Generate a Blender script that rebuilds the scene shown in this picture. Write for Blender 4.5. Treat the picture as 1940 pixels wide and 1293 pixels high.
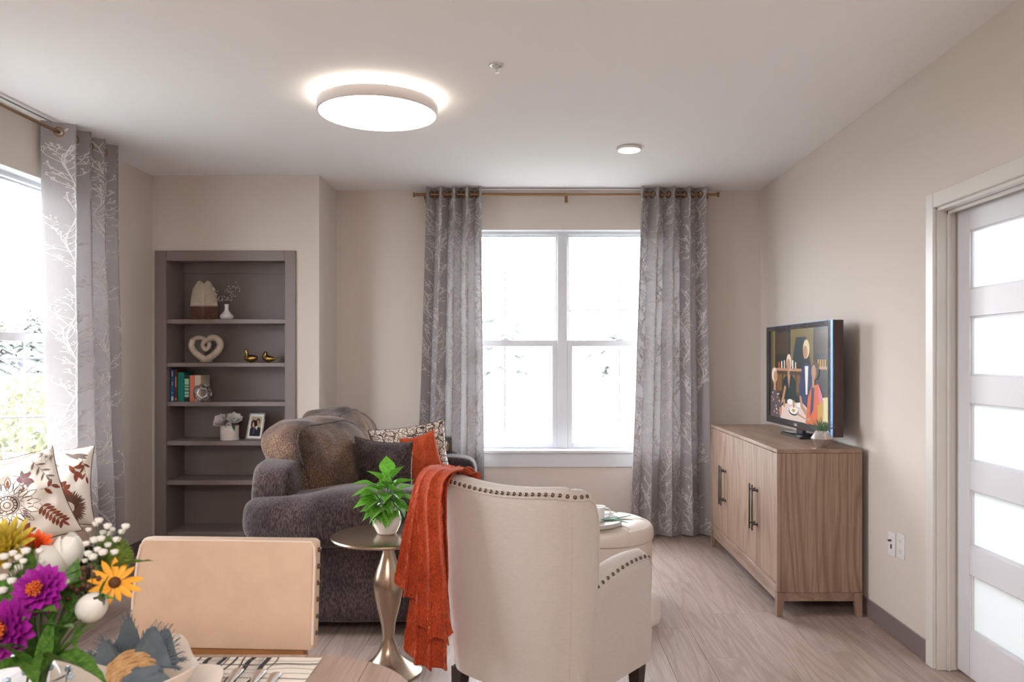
import bpy, bmesh, math, random
from mathutils import Vector, Matrix, noise
from math import sin, cos, pi, radians, sqrt, atan2, hypot
for o in list(bpy.data.objects): bpy.data.objects.remove(o)
SC = bpy.context.scene
COL = SC.collection
V = Vector
F, CX, CY, CH = 1480.0, 1015.0, 679.0, 1.40      # focal length in pixels, vanishing point, eye height
def at(px, py, Y): return V(((px-CX)/F*Y, Y, CH+(CY-py)/F*Y))

# ------------------------------------------------------------------ camera, world, lights, exposure
cam = bpy.data.cameras.new('camera'); camo = bpy.data.objects.new('camera', cam); COL.objects.link(camo)
camo.location = (0, 0, CH); camo.rotation_euler = (pi/2, 0, 0)
cam.sensor_width = 36; cam.lens = F/1940*36; cam.shift_x = (970-CX)/1940; cam.shift_y = (CY-646.5)/1940
cam.clip_start = 0.05; cam.clip_end = 500
cam.dof.use_dof = True; cam.dof.focus_distance = 3.6; cam.dof.aperture_fstop = 7.1
SC.camera = camo
w = bpy.data.worlds.new('sky'); SC.world = w; w.use_nodes = True
wn = w.node_tree.nodes; bg = wn['Background']
bg.inputs[0].default_value = (0.90, 0.945, 1.0, 1); bg.inputs[1].default_value = 6.0
def area(name, loc, rot, sx, sy, power, col=(1, 1, 1), portal=False):
    l = bpy.data.lights.new(name, 'AREA'); l.shape = 'RECTANGLE'; l.size = sx; l.size_y = sy
    l.energy = power; l.color = col
    if portal: l.cycles.is_portal = True
    o = bpy.data.objects.new(name, l); COL.objects.link(o); o.location = loc; o.rotation_euler = rot
    return o
area('window_portal', (.215, 6.47, 1.53), (-pi/2, 0, 0), 1.95, 1.9, 1, portal=True)
area('window_portal', (-3.05, 4.0, 1.53), (0, -pi/2, 0), 1.9, 1.95, 1, portal=True)
area('added_fill_light', (-.3, -1.2, 2.70), (0, 0, 0), 2.4, 1.6, 42, (1.0, .94, .88))  # unseen lamp added behind the camera as fill
area('bedroom_ceiling_light', (3.1, 3.0, 2.55), (0, 0, 0), 1.2, 1.4, 26, (.92, .97, 1.0))
vs = SC.view_settings; vs.view_transform = 'Standard'; vs.look = 'None'; vs.gamma = 1; vs.exposure = 1.72
vs.use_curve_mapping = False

# ------------------------------------------------------------------ materials
MATS = {}
def L(c): return (c[0], c[1], c[2], 1)
def s2l(r, g, b):
    f = lambda x: (x/255/12.92) if x/255 <= .04045 else ((x/255+.055)/1.055)**2.4
    return (f(r), f(g), f(b))
def mat(name, col, rough=.5, metal=0, col2=None, nscale=8, stretch=(1, 1, 1), detail=4, bump=0, bscale=60, bstretch=(1, 1, 1),
        sheen=0, emit=None, es=1, spec=.5, transl=0, rnd=0, lo=.35, hi=.65, coat=0, bdist=.002, trans=0, ior=1.45, sub=0):
    m = bpy.data.materials.new(name); m.use_nodes = True; nt = m.node_tree; N = nt.nodes; K = nt.links
    b = N['Principled BSDF']; out = N['Material Output']
    b.inputs['Base Color'].default_value = L(col); b.inputs['Roughness'].default_value = rough
    b.inputs['Metallic'].default_value = metal; b.inputs['Specular IOR Level'].default_value = spec
    b.inputs['Sheen Weight'].default_value = sheen; b.inputs['Coat Weight'].default_value = coat
    b.inputs['Transmission Weight'].default_value = trans; b.inputs['IOR'].default_value = ior
    if sheen: b.inputs['Sheen Roughness'].default_value = .4
    if emit: b.inputs['Emission Color'].default_value = L(emit); b.inputs['Emission Strength'].default_value = es
    tc = N.new('ShaderNodeTexCoord')
    vec = tc.outputs['Object']
    if rnd:
        oi = N.new('ShaderNodeObjectInfo'); vm = N.new('ShaderNodeVectorMath'); vm.operation = 'MULTIPLY_ADD'
        K.new(oi.outputs['Random'], vm.inputs[0]); vm.inputs[1].default_value = (37, 53, 91); K.new(vec, vm.inputs[2]); vec = vm.outputs[0]
    colsock = None
    if col2:
        mp = N.new('ShaderNodeMapping'); mp.inputs['Scale'].default_value = stretch; K.new(vec, mp.inputs[0])
        n = N.new('ShaderNodeTexNoise'); n.inputs['Scale'].default_value = nscale; n.inputs['Detail'].default_value = detail; n.inputs['Roughness'].default_value = .6
        K.new(mp.outputs[0], n.inputs['Vector'])
        r = N.new('ShaderNodeValToRGB'); r.color_ramp.elements[0].position = lo; r.color_ramp.elements[1].position = hi
        r.color_ramp.elements[0].color = L(col); r.color_ramp.elements[1].color = L(col2)
        K.new(n.outputs['Fac'], r.inputs[0]); K.new(r.outputs[0], b.inputs['Base Color']); colsock = r.outputs[0]
    if rnd and colsock:
        hs = N.new('ShaderNodeHueSaturation'); mr = N.new('ShaderNodeMapRange'); mr.inputs['To Min'].default_value = 1-rnd; mr.inputs['To Max'].default_value = 1+rnd
        K.new(oi.outputs['Random'], mr.inputs['Value']); K.new(mr.outputs[0], hs.inputs['Value']); K.new(colsock, hs.inputs['Color']); K.new(hs.outputs[0], b.inputs['Base Color'])
        colsock = hs.outputs[0]
    if bump:
        mp2 = N.new('ShaderNodeMapping'); mp2.inputs['Scale'].default_value = bstretch; K.new(vec, mp2.inputs[0])
        n2 = N.new('ShaderNodeTexNoise'); n2.inputs['Scale'].default_value = bscale; n2.inputs['Detail'].default_value = 3
        K.new(mp2.outputs[0], n2.inputs['Vector'])
        bp = N.new('ShaderNodeBump'); bp.inputs['Strength'].default_value = bump; bp.inputs['Distance'].default_value = bdist
        K.new(n2.outputs['Fac'], bp.inputs['Height']); K.new(bp.outputs[0], b.inputs['Normal'])
    if transl:
        t = N.new('ShaderNodeBsdfTranslucent'); t.inputs[0].default_value = L(col)
        if colsock: K.new(colsock, t.inputs[0])
        mx = N.new('ShaderNodeMixShader'); mx.inputs[0].default_value = transl
        K.new(b.outputs[0], mx.inputs[1]); K.new(t.outputs[0], mx.inputs[2]); K.new(mx.outputs[0], out.inputs[0])
    m['b'] = 1
    MATS[name] = m; return m
def nodes(m): return m.node_tree.nodes, m.node_tree.links, m.node_tree.nodes['Principled BSDF']

def woodmat(name, c1, c2, c3, axis, rough=.45, gscale=1.0, bands=5.0, rnd=0):
    m = mat(name, c1, rough); N, K, b = nodes(m)
    tc = N.new('ShaderNodeTexCoord'); vec = tc.outputs['Object']
    if rnd:
        oi = N.new('ShaderNodeObjectInfo'); vm = N.new('ShaderNodeVectorMath'); vm.operation = 'MULTIPLY_ADD'
        K.new(oi.outputs['Random'], vm.inputs[0]); vm.inputs[1].default_value = (37, 53, 91); K.new(vec, vm.inputs[2]); vec = vm.outputs[0]
    st = [1, 1, 1]; st[axis] = .12
    mp = N.new('ShaderNodeMapping'); mp.inputs['Scale'].default_value = st; K.new(vec, mp.inputs[0])
    nn = N.new('ShaderNodeTexNoise'); nn.inputs['Scale'].default_value = bands*.62; nn.inputs['Detail'].default_value = 2.5; nn.inputs['Distortion'].default_value = .3
    K.new(mp.outputs[0], nn.inputs['Vector'])
    mu = N.new('ShaderNodeMath'); mu.operation = 'MULTIPLY'; mu.inputs[1].default_value = 26*gscale; K.new(nn.outputs['Fac'], mu.inputs[0])
    fr = N.new('ShaderNodeMath'); fr.operation = 'PINGPONG'; fr.inputs[1].default_value = 1.0; K.new(mu.outputs[0], fr.inputs[0])
    r = N.new('ShaderNodeValToRGB'); e = r.color_ramp.elements; e[0].position = 0; e[0].color = L(c3); e[1].position = .55; e[1].color = L(c1)
    K.new(fr.outputs[0], r.inputs[0])
    st2 = [95, 95, 95]; st2[axis] = 3.0
    mp2 = N.new('ShaderNodeMapping'); mp2.inputs['Scale'].default_value = st2; K.new(vec, mp2.inputs[0])
    n2 = N.new('ShaderNodeTexNoise'); n2.inputs['Scale'].default_value = 1.6; n2.inputs['Detail'].default_value = 5; K.new(mp2.outputs[0], n2.inputs['Vector'])
    r2 = N.new('ShaderNodeValToRGB'); r2.color_ramp.elements[0].position = .42; r2.color_ramp.elements[1].position = .62
    K.new(n2.outputs['Fac'], r2.inputs[0])
    mx = N.new('ShaderNodeMix'); mx.data_type = 'RGBA'; mx.inputs[0].default_value = .5
    ra = N.new('ShaderNodeMath'); ra.operation = 'MULTIPLY'; ra.inputs[1].default_value = .6; K.new(r2.outputs[0], ra.inputs[0])
    K.new(ra.outputs[0], mx.inputs[0]); K.new(r.outputs[0], mx.inputs[6]); mx.inputs[7].default_value = L(c2)
    cs = mx.outputs[2]
    if rnd:
        hs = N.new('ShaderNodeHueSaturation'); mr = N.new('ShaderNodeMapRange'); mr.inputs['To Min'].default_value = 1-rnd; mr.inputs['To Max'].default_value = 1+rnd
        K.new(oi.outputs['Random'], mr.inputs['Value']); K.new(mr.outputs[0], hs.inputs['Value']); K.new(cs, hs.inputs['Color']); cs = hs.outputs[0]
    K.new(cs, b.inputs['Base Color'])
    bp = N.new('ShaderNodeBump'); bp.inputs['Strength'].default_value = .25; bp.inputs['Distance'].default_value = .001
    K.new(n2.outputs['Fac'], bp.inputs['Height']); K.new(bp.outputs[0], b.inputs['Normal'])
    return m

wall_m = mat('wall_paint', (.680, .612, .555), .85, bump=.08, bscale=260)
ceil_m = mat('ceiling_paint', (.88, .87, .87), .9, bump=.06, bscale=200)
white_m = mat('white_vinyl', (.66, .68, .71), .35)
trimw_m = mat('painted_trim', (.66, .63, .59), .35)
doorw_m = mat('door_paint', (.70, .69, .72), .38)
base_m = mat('vinyl_base', s2l(126, 112, 112), .45)
book_m = mat('bookcase_paint', s2l(132, 120, 116), .42)
floor_m = woodmat('floor_oak', s2l(176, 157, 148), s2l(150, 130, 120), s2l(158, 138, 128), 1, rough=.42, gscale=.8, bands=7, rnd=.10)
cab_m = woodmat('cabinet_oak', s2l(160, 135, 116), s2l(128, 103, 86), s2l(130, 104, 86), 2, rough=.5, bands=4.2, gscale=1.3)
cabh_m = woodmat('cabinet_oak_cross', s2l(160, 135, 118), s2l(128, 103, 88), s2l(138, 112, 94), 1, rough=.4, bands=3.6)
tabl_m = woodmat('table_oak', s2l(178, 153, 138), s2l(150, 124, 108), s2l(164, 138, 122), 1, rough=.45, gscale=.6, bands=6, rnd=.06)
linen_m = mat('cream_linen', (.56, .505, .465), .85, col2=(.60, .545, .50), nscale=40, stretch=(1, 1, 6), bump=.35, bscale=420, bstretch=(1, 1, .4), sheen=.15)
tan_m = mat('tan_leather', s2l(214, 186, 162), .6, col2=s2l(206, 178, 155), nscale=12, bump=.3, bscale=350)
piping_m = mat('pale_piping', s2l(232, 214, 200), .6)
bench_m = mat('bench_leather', s2l(212, 188, 168), .45, bump=.1, bscale=200)
rose_m = mat('blush_leather', s2l(226, 212, 203), .5, bump=.1, bscale=160)
nail_m = mat('antique_nail', (.16, .13, .10), .3, metal=1)
darkw_m = mat('espresso_wood', (.022, .014, .011), .35, col2=(.035, .022, .016), nscale=20, stretch=(3, 3, .3))
brnw_m = mat('honey_wood', s2l(160, 112, 66), .5, col2=s2l(140, 95, 55), nscale=10, stretch=(1, 4, 4))
brass_m = mat('brushed_bronze', s2l(148, 118, 90), .32, metal=1)
tabm_m = mat('brushed_pewter', s2l(170, 152, 134), .27, metal=1, bump=.06, bscale=300, bstretch=(1, 1, .05))
black_m = mat('black_plastic', (.018, .018, .020), .3)
gun_m = mat('gunmetal', (.13, .13, .135), .3, metal=1)
silver_m = mat('silver', (.72, .72, .74), .22, metal=1)
steel_m = mat('flatware_steel', (.55, .53, .52), .25, metal=1)
gold_m = mat('gold', (.50, .34, .12), .14, metal=1)
ceram_m = mat('white_ceramic', (.83, .80, .78), .18, coat=.4)
bone_m = mat('bone_glaze', s2l(206, 192, 174), .3, col2=s2l(188, 172, 152), nscale=14, coat=.3)
plate_m = mat('cream_stoneware', s2l(238, 226, 214), .22, coat=.4)
slate_m = mat('slate_napkin', s2l(98, 112, 121), .8, col2=s2l(112, 127, 138), nscale=30, bump=.2, bscale=500, sheen=.2)
raffia_m = mat('raffia', s2l(234, 194, 144), .7, col2=s2l(206, 158, 108), nscale=60, stretch=(1, 1, 1), bump=.5, bscale=120)
mat_m = mat('placemat_cotton', s2l(236, 226, 214), .85, bump=.3, bscale=400)
ink_m = mat('placemat_black', (.03, .028, .028), .85)
ink2_m = mat('placemat_grey', (.30, .28, .27), .85)
# chenille: short streaky pile
che_m = mat('chenille', s2l(48, 39, 41), .9, col2=s2l(78, 64, 62), nscale=5, detail=8, bump=.9, bscale=170, bstretch=(1, 1, .35), sheen=.22, lo=.36, hi=.66, bdist=.004)
def streaks(m, scale, st, amt, dark, light):
    N, K, b = nodes(m)
    src = b.inputs['Base Color'].links[0].from_socket
    tc = N.new('ShaderNodeTexCoord'); mp = N.new('ShaderNodeMapping'); mp.inputs['Scale'].default_value = st; K.new(tc.outputs['Object'], mp.inputs[0])
    n = N.new('ShaderNodeTexNoise'); n.inputs['Scale'].default_value = scale; n.inputs['Detail'].default_value = 3; K.new(mp.outputs[0], n.inputs['Vector'])
    r = N.new('ShaderNodeValToRGB'); r.color_ramp.elements[0].position = .38; r.color_ramp.elements[1].position = .62
    r.color_ramp.elements[0].color = (dark,)*3+(1,); r.color_ramp.elements[1].color = (light,)*3+(1,)
    K.new(n.outputs['Fac'], r.inputs[0])
    mx = N.new('ShaderNodeMix'); mx.data_type = 'RGBA'; mx.blend_type = 'MULTIPLY'; mx.inputs[0].default_value = amt
    K.new(src, mx.inputs[6]); K.new(r.outputs[0], mx.inputs[7]); K.new(mx.outputs[2], b.inputs['Base Color'])
streaks(che_m, 170, (1, 1, .3), .9, .35, 1.7)
che2_m = mat('chenille_bronze', s2l(56, 41, 34), .85, col2=s2l(108, 80, 60), nscale=4.5, detail=8, bump=.9, bscale=170, bstretch=(1, 1, .5), sheen=.2, lo=.36, hi=.64, bdist=.004)
streaks(che2_m, 190, (1, 1, .5), .9, .35, 1.7)
orange_m = mat('rust_knit', s2l(196, 82, 42), .9, col2=s2l(168, 62, 28), nscale=10, sheen=.1, bump=1, bscale=200, bstretch=(1, 1, .55), bdist=.004)
streaks(orange_m, 190, (1, 1, .5), .7, .6, 1.25)
# curtain cloth and its printed twigs
curt_m = mat('curtain_sateen', s2l(174, 169, 170), .5, col2=s2l(163, 158, 159), nscale=60, stretch=(8, 8, .3), transl=.13, sheen=.2, bump=.06, bscale=400)
twig_m = mat('curtain_print', s2l(236, 233, 231), .6, transl=.22)
# floral pillow
flor_m = mat('floral_linen', s2l(232, 222, 210), .85, bump=.4, bscale=380)
fbrn_m = mat('print_rust', s2l(132, 70, 48), .85)
fdk_m = mat('print_umber', s2l(100, 68, 52), .85)
fgry_m = mat('print_taupe', s2l(122, 108, 98), .85)
fmau_m = mat('print_mauve', s2l(122, 82, 88), .85)
fline_m = mat('print_line', s2l(84, 68, 60), .85)
# snakeskin jacquard
snake_m = mat('snakeskin_jacquard', s2l(190, 172, 156), .7)
N, K, b = nodes(snake_m)
tc = N.new('ShaderNodeTexCoord')
wn_ = N.new('ShaderNodeTexNoise'); wn_.inputs['Scale'].default_value = 20; K.new(tc.outputs['Object'], wn_.inputs['Vector'])
mxv = N.new('ShaderNodeMix'); mxv.data_type = 'VECTOR'; mxv.inputs[0].default_value = .05; K.new(tc.outputs['Object'], mxv.inputs[4]); K.new(wn_.outputs['Color'], mxv.inputs[5])
vo = N.new('ShaderNodeTexVoronoi'); vo.feature = 'DISTANCE_TO_EDGE'; vo.inputs['Scale'].default_value = 17; K.new(mxv.outputs[1], vo.inputs['Vector'])
vo2 = N.new('ShaderNodeTexVoronoi'); vo2.feature = 'DISTANCE_TO_EDGE'; vo2.inputs['Scale'].default_value = 62; K.new(mxv.outputs[1], vo2.inputs['Vector'])
r1 = N.new('ShaderNodeValToRGB'); r1.color_ramp.elements[0].position = .02; r1.color_ramp.elements[1].position = .07
r2 = N.new('ShaderNodeValToRGB'); r2.color_ramp.elements[0].position = .05; r2.color_ramp.elements[1].position = .16
r1.color_ramp.elements[0].color = L(s2l(96, 76, 64)); r1.color_ramp.elements[1].color = (1, 1, 1, 1)
r2.color_ramp.elements[0].color = L(s2l(128, 106, 92)); r2.color_ramp.elements[1].color = L(s2l(226, 214, 204))
K.new(vo.outputs['Distance'], r1.inputs[0]); K.new(vo2.outputs['Distance'], r2.inputs[0])
mx = N.new('ShaderNodeMix'); mx.data_type = 'RGBA'; mx.blend_type = 'MULTIPLY'; mx.inputs[0].default_value = 1
K.new(r1.outputs[0], mx.inputs[6]); K.new(r2.outputs[0], mx.inputs[7]); K.new(mx.outputs[2], b.inputs['Base Color'])
# window glass: thin pane, mostly transparent with a faint reflection
glass_m = bpy.data.materials.new('window_glass'); glass_m.use_nodes = True
N = glass_m.node_tree.nodes; K = glass_m.node_tree.links; N.remove(N['Principled BSDF'])
tr = N.new('ShaderNodeBsdfTransparent'); gl = N.new('ShaderNodeBsdfGlossy'); gl.inputs['Roughness'].default_value = .03
mx = N.new('ShaderNodeMixShader'); mx.inputs[0].default_value = .05
K.new(tr.outputs[0], mx.inputs[1]); K.new(gl.outputs[0], mx.inputs[2]); K.new(mx.outputs[0], N['Material Output'].inputs[0])
vglass_m = mat('clear_glass', (.92, .96, .97), .02, trans=1, ior=1.2)
frost_m = mat('frosted_glass', (.86, .92, .95), .25, transl=.8)
leaf_m = mat('pothos_leaf', s2l(84, 154, 50), .4, col2=s2l(130, 188, 74), nscale=14, transl=.25, rnd=.25)
bleaf_m = mat('bouquet_leaf', s2l(52, 98, 34), .45, col2=s2l(104, 146, 60), nscale=12, transl=.25, rnd=.25)
stem_m = mat('stem_green', s2l(70, 100, 48), .6)
succ_m = mat('succulent', s2l(74, 112, 84), .55, col2=s2l(120, 150, 120), nscale=30)
moss_m = mat('moss_green', s2l(96, 120, 40), .7, col2=s2l(150, 168, 72), nscale=40, transl=.2)
petw_m = mat('white_petal', (.86, .85, .81), .5, transl=.25)
petp_m = mat('purple_petal', s2l(140, 26, 140), .45, col2=s2l(182, 44, 168), nscale=30, transl=.2, rnd=.18)
peto_m = mat('orange_petal', s2l(240, 96, 40), .5, col2=s2l(250, 130, 70), nscale=30, transl=.2, rnd=.1)
pety_m = mat('yellow_petal', s2l(238, 158, 34), .5, col2=s2l(250, 184, 70), nscale=30, transl=.2, rnd=.1)
petc_m = mat('chartreuse_petal', s2l(206, 186, 70), .55, col2=s2l(226, 208, 100), nscale=30, transl=.2, rnd=.1)
cen_m = mat('flower_center_orange', s2l(224, 122, 40), .7, col2=s2l(180, 70, 30), nscale=90)
cenb_m = mat('flower_center_brown', s2l(88, 52, 24), .8)
berry_m = mat('brown_berry', s2l(84, 52, 42), .5)
twg_m = mat('dry_stem', s2l(86, 70, 58), .8)
lampw_m = mat('lamp_housing', (.74, .70, .69), .4)
glow_m = mat('lamp_diffuser', (.9, .9, .9), .5, emit=(1.0, .95, .90), es=2.1)
halo_m = mat('lamp_uplight', (.9, .9, .9), .5, emit=(1.0, .84, .66), es=1.9)

# ------------------------------------------------------------------ mesh builder
class MB:
    def __init__(s): s.v = []; s.f = []; s.m = []
    def add(s, vs_, fs, mi=0, M=None):
        o = len(s.v)
        s.v += [tuple(M @ V(p)) if M else tuple(p) for p in vs_]
        s.f += [tuple(i+o for i in q) for q in fs]; s.m += [mi]*len(fs)
    def box(s, x0, x1, y0, y1, z0, z1, bev=0, mi=0, M=None, seg=1):
        if bev <= 0:
            vs_ = [(x, y, z) for x in (x0, x1) for y in (y0, y1) for z in (z0, z1)]
            s.add(vs_, [(0, 1, 3, 2), (4, 6, 7, 5), (0, 4, 5, 1), (2, 3, 7, 6), (0, 2, 6, 4), (1, 5, 7, 3)], mi, M); return
        bm = bmesh.new(); bmesh.ops.create_cube(bm, size=1)
        for q in bm.verts: q.co = V(((x0+x1)/2+q.co.x*(x1-x0), (y0+y1)/2+q.co.y*(y1-y0), (z0+z1)/2+q.co.z*(z1-z0)))
        bmesh.ops.bevel(bm, geom=bm.edges[:], offset=bev, segments=seg, profile=.5, affect='EDGES')
        bm.verts.index_update(); s.add([q.co[:] for q in bm.verts], [[q.index for q in f.verts] for f in bm.faces], mi, M); bm.free()
    def rings(s, R, cap=True, closed=False, mi=0, M=None):
        n = len(R[0]); vs_ = [p for r in R for p in r]; fs = []
        k = len(R); last = k if closed else k-1
        for i in range(last):
            a = i*n; c = ((i+1) % k)*n
            for j in range(n):
                j2 = (j+1) % n; fs.append((a+j, a+j2, c+j2, c+j))
        if cap and not closed: fs.append(tuple(range(n))[::-1]); fs.append(tuple((k-1)*n+j for j in range(n)))
        s.add(vs_, fs, mi, M)
    def tube(s, P, r, seg=8, closed=False, mi=0, M=None, cap=True, flat=1.0, up0=None):
        P = [V(p) for p in P]; n = len(P); R = []; up = V(up0) if up0 else None
        for i, p in enumerate(P):
            t = (P[(i+1) % n]-P[i-1]) if closed else (P[min(i+1, n-1)]-P[max(i-1, 0)])
            if t.length < 1e-9: t = V((0, 0, 1))
            t.normalize()
            if up is None: up = V((0, 0, 1)) if abs(t.z) < .9 else V((0, 1, 0))
            a = t.cross(up)
            if a.length < 1e-6: a = t.orthogonal()
            a.normalize(); bb = a.cross(t).normalized()
            if not up0: up = bb
            rr = r[i] if isinstance(r, (list, tuple)) else r
            R.append([p+a*cos(2*pi*j/seg)*rr*flat+bb*sin(2*pi*j/seg)*rr for j in range(seg)])
        s.rings(R, cap, closed, mi, M)
    def lathe(s, prof, seg=32, mi=0, M=None, c=(0, 0, 0), cap=True):
        s.rings([[(c[0]+r*cos(2*pi*j/seg), c[1]+r*sin(2*pi*j/seg), c[2]+z) for j in range(seg)] for r, z in prof], cap, False, mi, M)
    def grid(s, fn, nu, nv, mi=0, M=None, cu=False):
        vs_ = [fn(i/nu, j/nv) for i in range(nu if cu else nu+1) for j in range(nv+1)]; fs = []
        for i in range(nu):
            i2 = (i+1) % nu if cu else i+1
            for j in range(nv):
                fs.append((i*(nv+1)+j, i2*(nv+1)+j, i2*(nv+1)+j+1, i*(nv+1)+j+1))
        s.add(vs_, fs, mi, M)
    def ell(s, c, r, seg=16, rg=10, mi=0, M=None):
        s.rings([[(c[0]+r[0]*sin(pi*i/rg)*cos(2*pi*j/seg), c[1]+r[1]*sin(pi*i/rg)*sin(2*pi*j/seg), c[2]-r[2]*cos(pi*i/rg)) for j in range(seg)]
                 for i in [.08]+list(range(1, rg))+[rg-.08]], True, False, mi, M)
    def soft(s, c, h, k=5, n=12, amp=0, ns=4, seed=0, mi=0, M=None, fn=None):
        idx = {}; vs_ = []; fs = []
        def vid(p):
            key = (round(p[0], 4), round(p[1], 4), round(p[2], 4))
            if key in idx: return idx[key]
            q = V(p); l = (abs(q.x)**k+abs(q.y)**k+abs(q.z)**k)**(1/k); d = q/l
            w_ = V((c[0]+d.x*h[0], c[1]+d.y*h[1], c[2]+d.z*h[2]))
            if fn: w_ = V(fn(d, w_))
            if amp: w_ += d*amp*(noise.noise(w_*ns+V((seed, 0, 0)))+.5*noise.noise(w_*ns*2.3+V((0, seed, 0))))
            idx[key] = len(vs_); vs_.append(w_); return idx[key]
        for ax in range(3):
            for sg in (-1, 1):
                for i in range(n):
                    for j in range(n):
                        q = []
                        for a, b_ in ((0, 0), (1, 0), (1, 1), (0, 1)):
                            u = -1+2*(i+a)/n; v_ = -1+2*(j+b_)/n
                            p = [0, 0, 0]; p[ax] = sg; p[(ax+1) % 3] = u; p[(ax+2) % 3] = v_; q.append(vid(p))
                        fs.append(q if sg > 0 else q[::-1])
        s.add(vs_, fs, mi, M)
    def mesh(s, name, mats, inv=None, ang=40, recalc=True):
        me = bpy.data.meshes.new(name)
        me.from_pydata([tuple(inv @ V(p)) for p in s.v] if inv else s.v, [], s.f)
        mats = mats if isinstance(mats, (list, tuple)) else [mats]
        for q in mats: me.materials.append(q)
        me.polygons.foreach_set('material_index', s.m); me.polygons.foreach_set('use_smooth', [True]*len(s.f))
        if recalc:
            bm = bmesh.new(); bm.from_mesh(me); bmesh.ops.recalc_face_normals(bm, faces=bm.faces[:]); bm.to_mesh(me); bm.free()
        me.update(); me.set_sharp_from_angle(angle=radians(ang))
        return me
RM = {}
def link(name, data, parent=None):
    o = bpy.data.objects.new(name, data); COL.objects.link(o)
    if parent: o.parent = parent; RM[o.name] = RM[parent.name]
    return o
def thing(name, label, cat, loc=(0, 0, 0), rz=0, group=None):
    o = link(name, None); o.location = loc; o.rotation_euler = (0, 0, rz); o.empty_display_size = .05
    RM[o.name] = Matrix.Translation(loc) @ Matrix.Rotation(rz, 4, 'Z')
    o['label'] = label; o['category'] = cat
    if group: o['group'] = group
    return o
def part(name, mb, mats, parent, w=False, ang=40, label=None, kind=None, recalc=True):
    o = link(name, mb.mesh(name, mats, RM[parent.name].inverted() if w else None, ang, recalc), parent)
    if label: o['label'] = label
    if kind: o['kind'] = kind
    return o
def inst(name, me, parent, M, w=False):      # a repeat of a part: shares mesh data
    o = link(name, me, parent); Mx = RM[parent.name].inverted() @ M if w else M
    o.matrix_local = Mx; RM[o.name] = RM[parent.name] @ Mx; return o
def solo(name, label, cat, mb, mats, group=None, ang=40, recalc=True):
    xs = [p[0] for p in mb.v]; ys = [p[1] for p in mb.v]; zs = [p[2] for p in mb.v]
    loc = ((min(xs)+max(xs))/2, (min(ys)+max(ys))/2, min(zs))
    o = link(name, mb.mesh(name, mats, Matrix.Translation(loc).inverted(), ang, recalc)); o.location = loc
    RM[o.name] = Matrix.Translation(loc)
    o['label'] = label; o['category'] = cat
    if group: o['group'] = group
    return o
def struct(name, mb=None, mats=None, parent=None, ang=40):
    if mb is None:
        o = link(name, None); RM[o.name] = Matrix.Identity(4)
    else:
        o = link(name, mb.mesh(name, mats, None, ang), parent)
        if not parent: RM[o.name] = Matrix.Identity(4)
    if not parent: o['kind'] = 'structure'
    return o
def orient(loc, d, roll=0, sc=(1, 1, 1)):    # local +Y along d, +Z as near up as possible
    d = V(d).normalized(); up = V((0, 0, 1)) if abs(d.z) < .95 else V((0, -1, 0))
    x = d.cross(up).normalized(); z = x.cross(d).normalized()
    R = Matrix((x, d, z)).transposed().to_4x4()
    if not isinstance(sc, (tuple, list)): sc = (sc,)*3
    return Matrix.Translation(loc) @ R @ Matrix.Rotation(roll, 4, 'Y') @ Matrix.Diagonal((sc[0], sc[1], sc[2], 1))
def orientz(loc, d, roll=0, sc=1):           # local +Z along d
    d = V(d).normalized(); q = V((0, 0, 1)).rotation_difference(d)
    if not isinstance(sc, (tuple, list)): sc = (sc,)*3
    return Matrix.Translation(loc) @ q.to_matrix().to_4x4() @ Matrix.Rotation(roll, 4, 'Z') @ Matrix.Diagonal((sc[0], sc[1], sc[2], 1))
def smooth(P, n=6, closed=False):
    P = [V(p) for p in P]; k = len(P); out = []
    for i in range(k if closed else k-1):
        g = (lambda j: P[j % k]) if closed else (lambda j: P[max(0, min(k-1, j))])
        a, b_, c, d = g(i-1), g(i), g(i+1), g(i+2)
        for t in range(n):
            t /= n; out.append(.5*((2*b_)+(c-a)*t+(2*a-5*b_+4*c-d)*t*t+(3*b_-a-3*c+d)*t**3))
    if not closed: out.append(P[-1])
    return out
# ================================================================== SETTING
XL, XR, YB, YS, XJ, H, YF = -2.825, 1.80, 6.25, 5.75, -1.595, 2.745, -3.0
T = .15
W1 = (-.705, 1.136); W2 = (3.09, 4.93); WZ = (.644, 2.43)
def wallbox(name, boxes, m=wall_m):
    mb = MB()
    for b_ in boxes: mb.box(*b_)
    return struct(name, mb, m)
wallbox('wall_back', [(XJ-.0, W1[0], YB, YB+T, 0, H), (W1[1], XR+T, YB, YB+T, 0, H), (W1[0], W1[1], YB, YB+T, 0, WZ[0]), (W1[0], W1[1], YB, YB+T, WZ[1], H)])
wallbox('wall_left', [(XL-T, XL, YF, W2[0], 0, H), (XL-T, XL, W2[1], YB+T, 0, H), (XL-T, XL, W2[0], W2[1], 0, WZ[0]), (XL-T, XL, W2[0], W2[1], WZ[1], H)])
BX0, BX1, BZ1 = -2.785, -1.775, 2.18
wallbox('wall_alcove', [(XL, BX0, YS, YB+T, 0, H), (BX1, XJ, YS, YB+T, 0, H), (BX0, BX1, YS, YB+T, BZ1, H), (BX0, BX1, YB-.05, YB+T, 0, BZ1)])
DY0, DY1, DZ = 2.50, 3.505, 2.07
wallbox('wall_right', [(XR, XR+T, DY1, YB, 0, H), (XR, XR+T, YF, DY0, 0, H), (XR, XR+T, DY0, DY1, DZ, H)])
wallbox('wall_front', [(XL-T, XR+T, YF-T, YF, 0, H)])
wallbox('wall_bedroom', [(XR+T, 4.4, 1.55, 1.7, 0, H), (XR+T, 4.4, 4.3, 4.45, 0, H), (4.4, 4.55, 1.55, 4.45, 0, H)])
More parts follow.
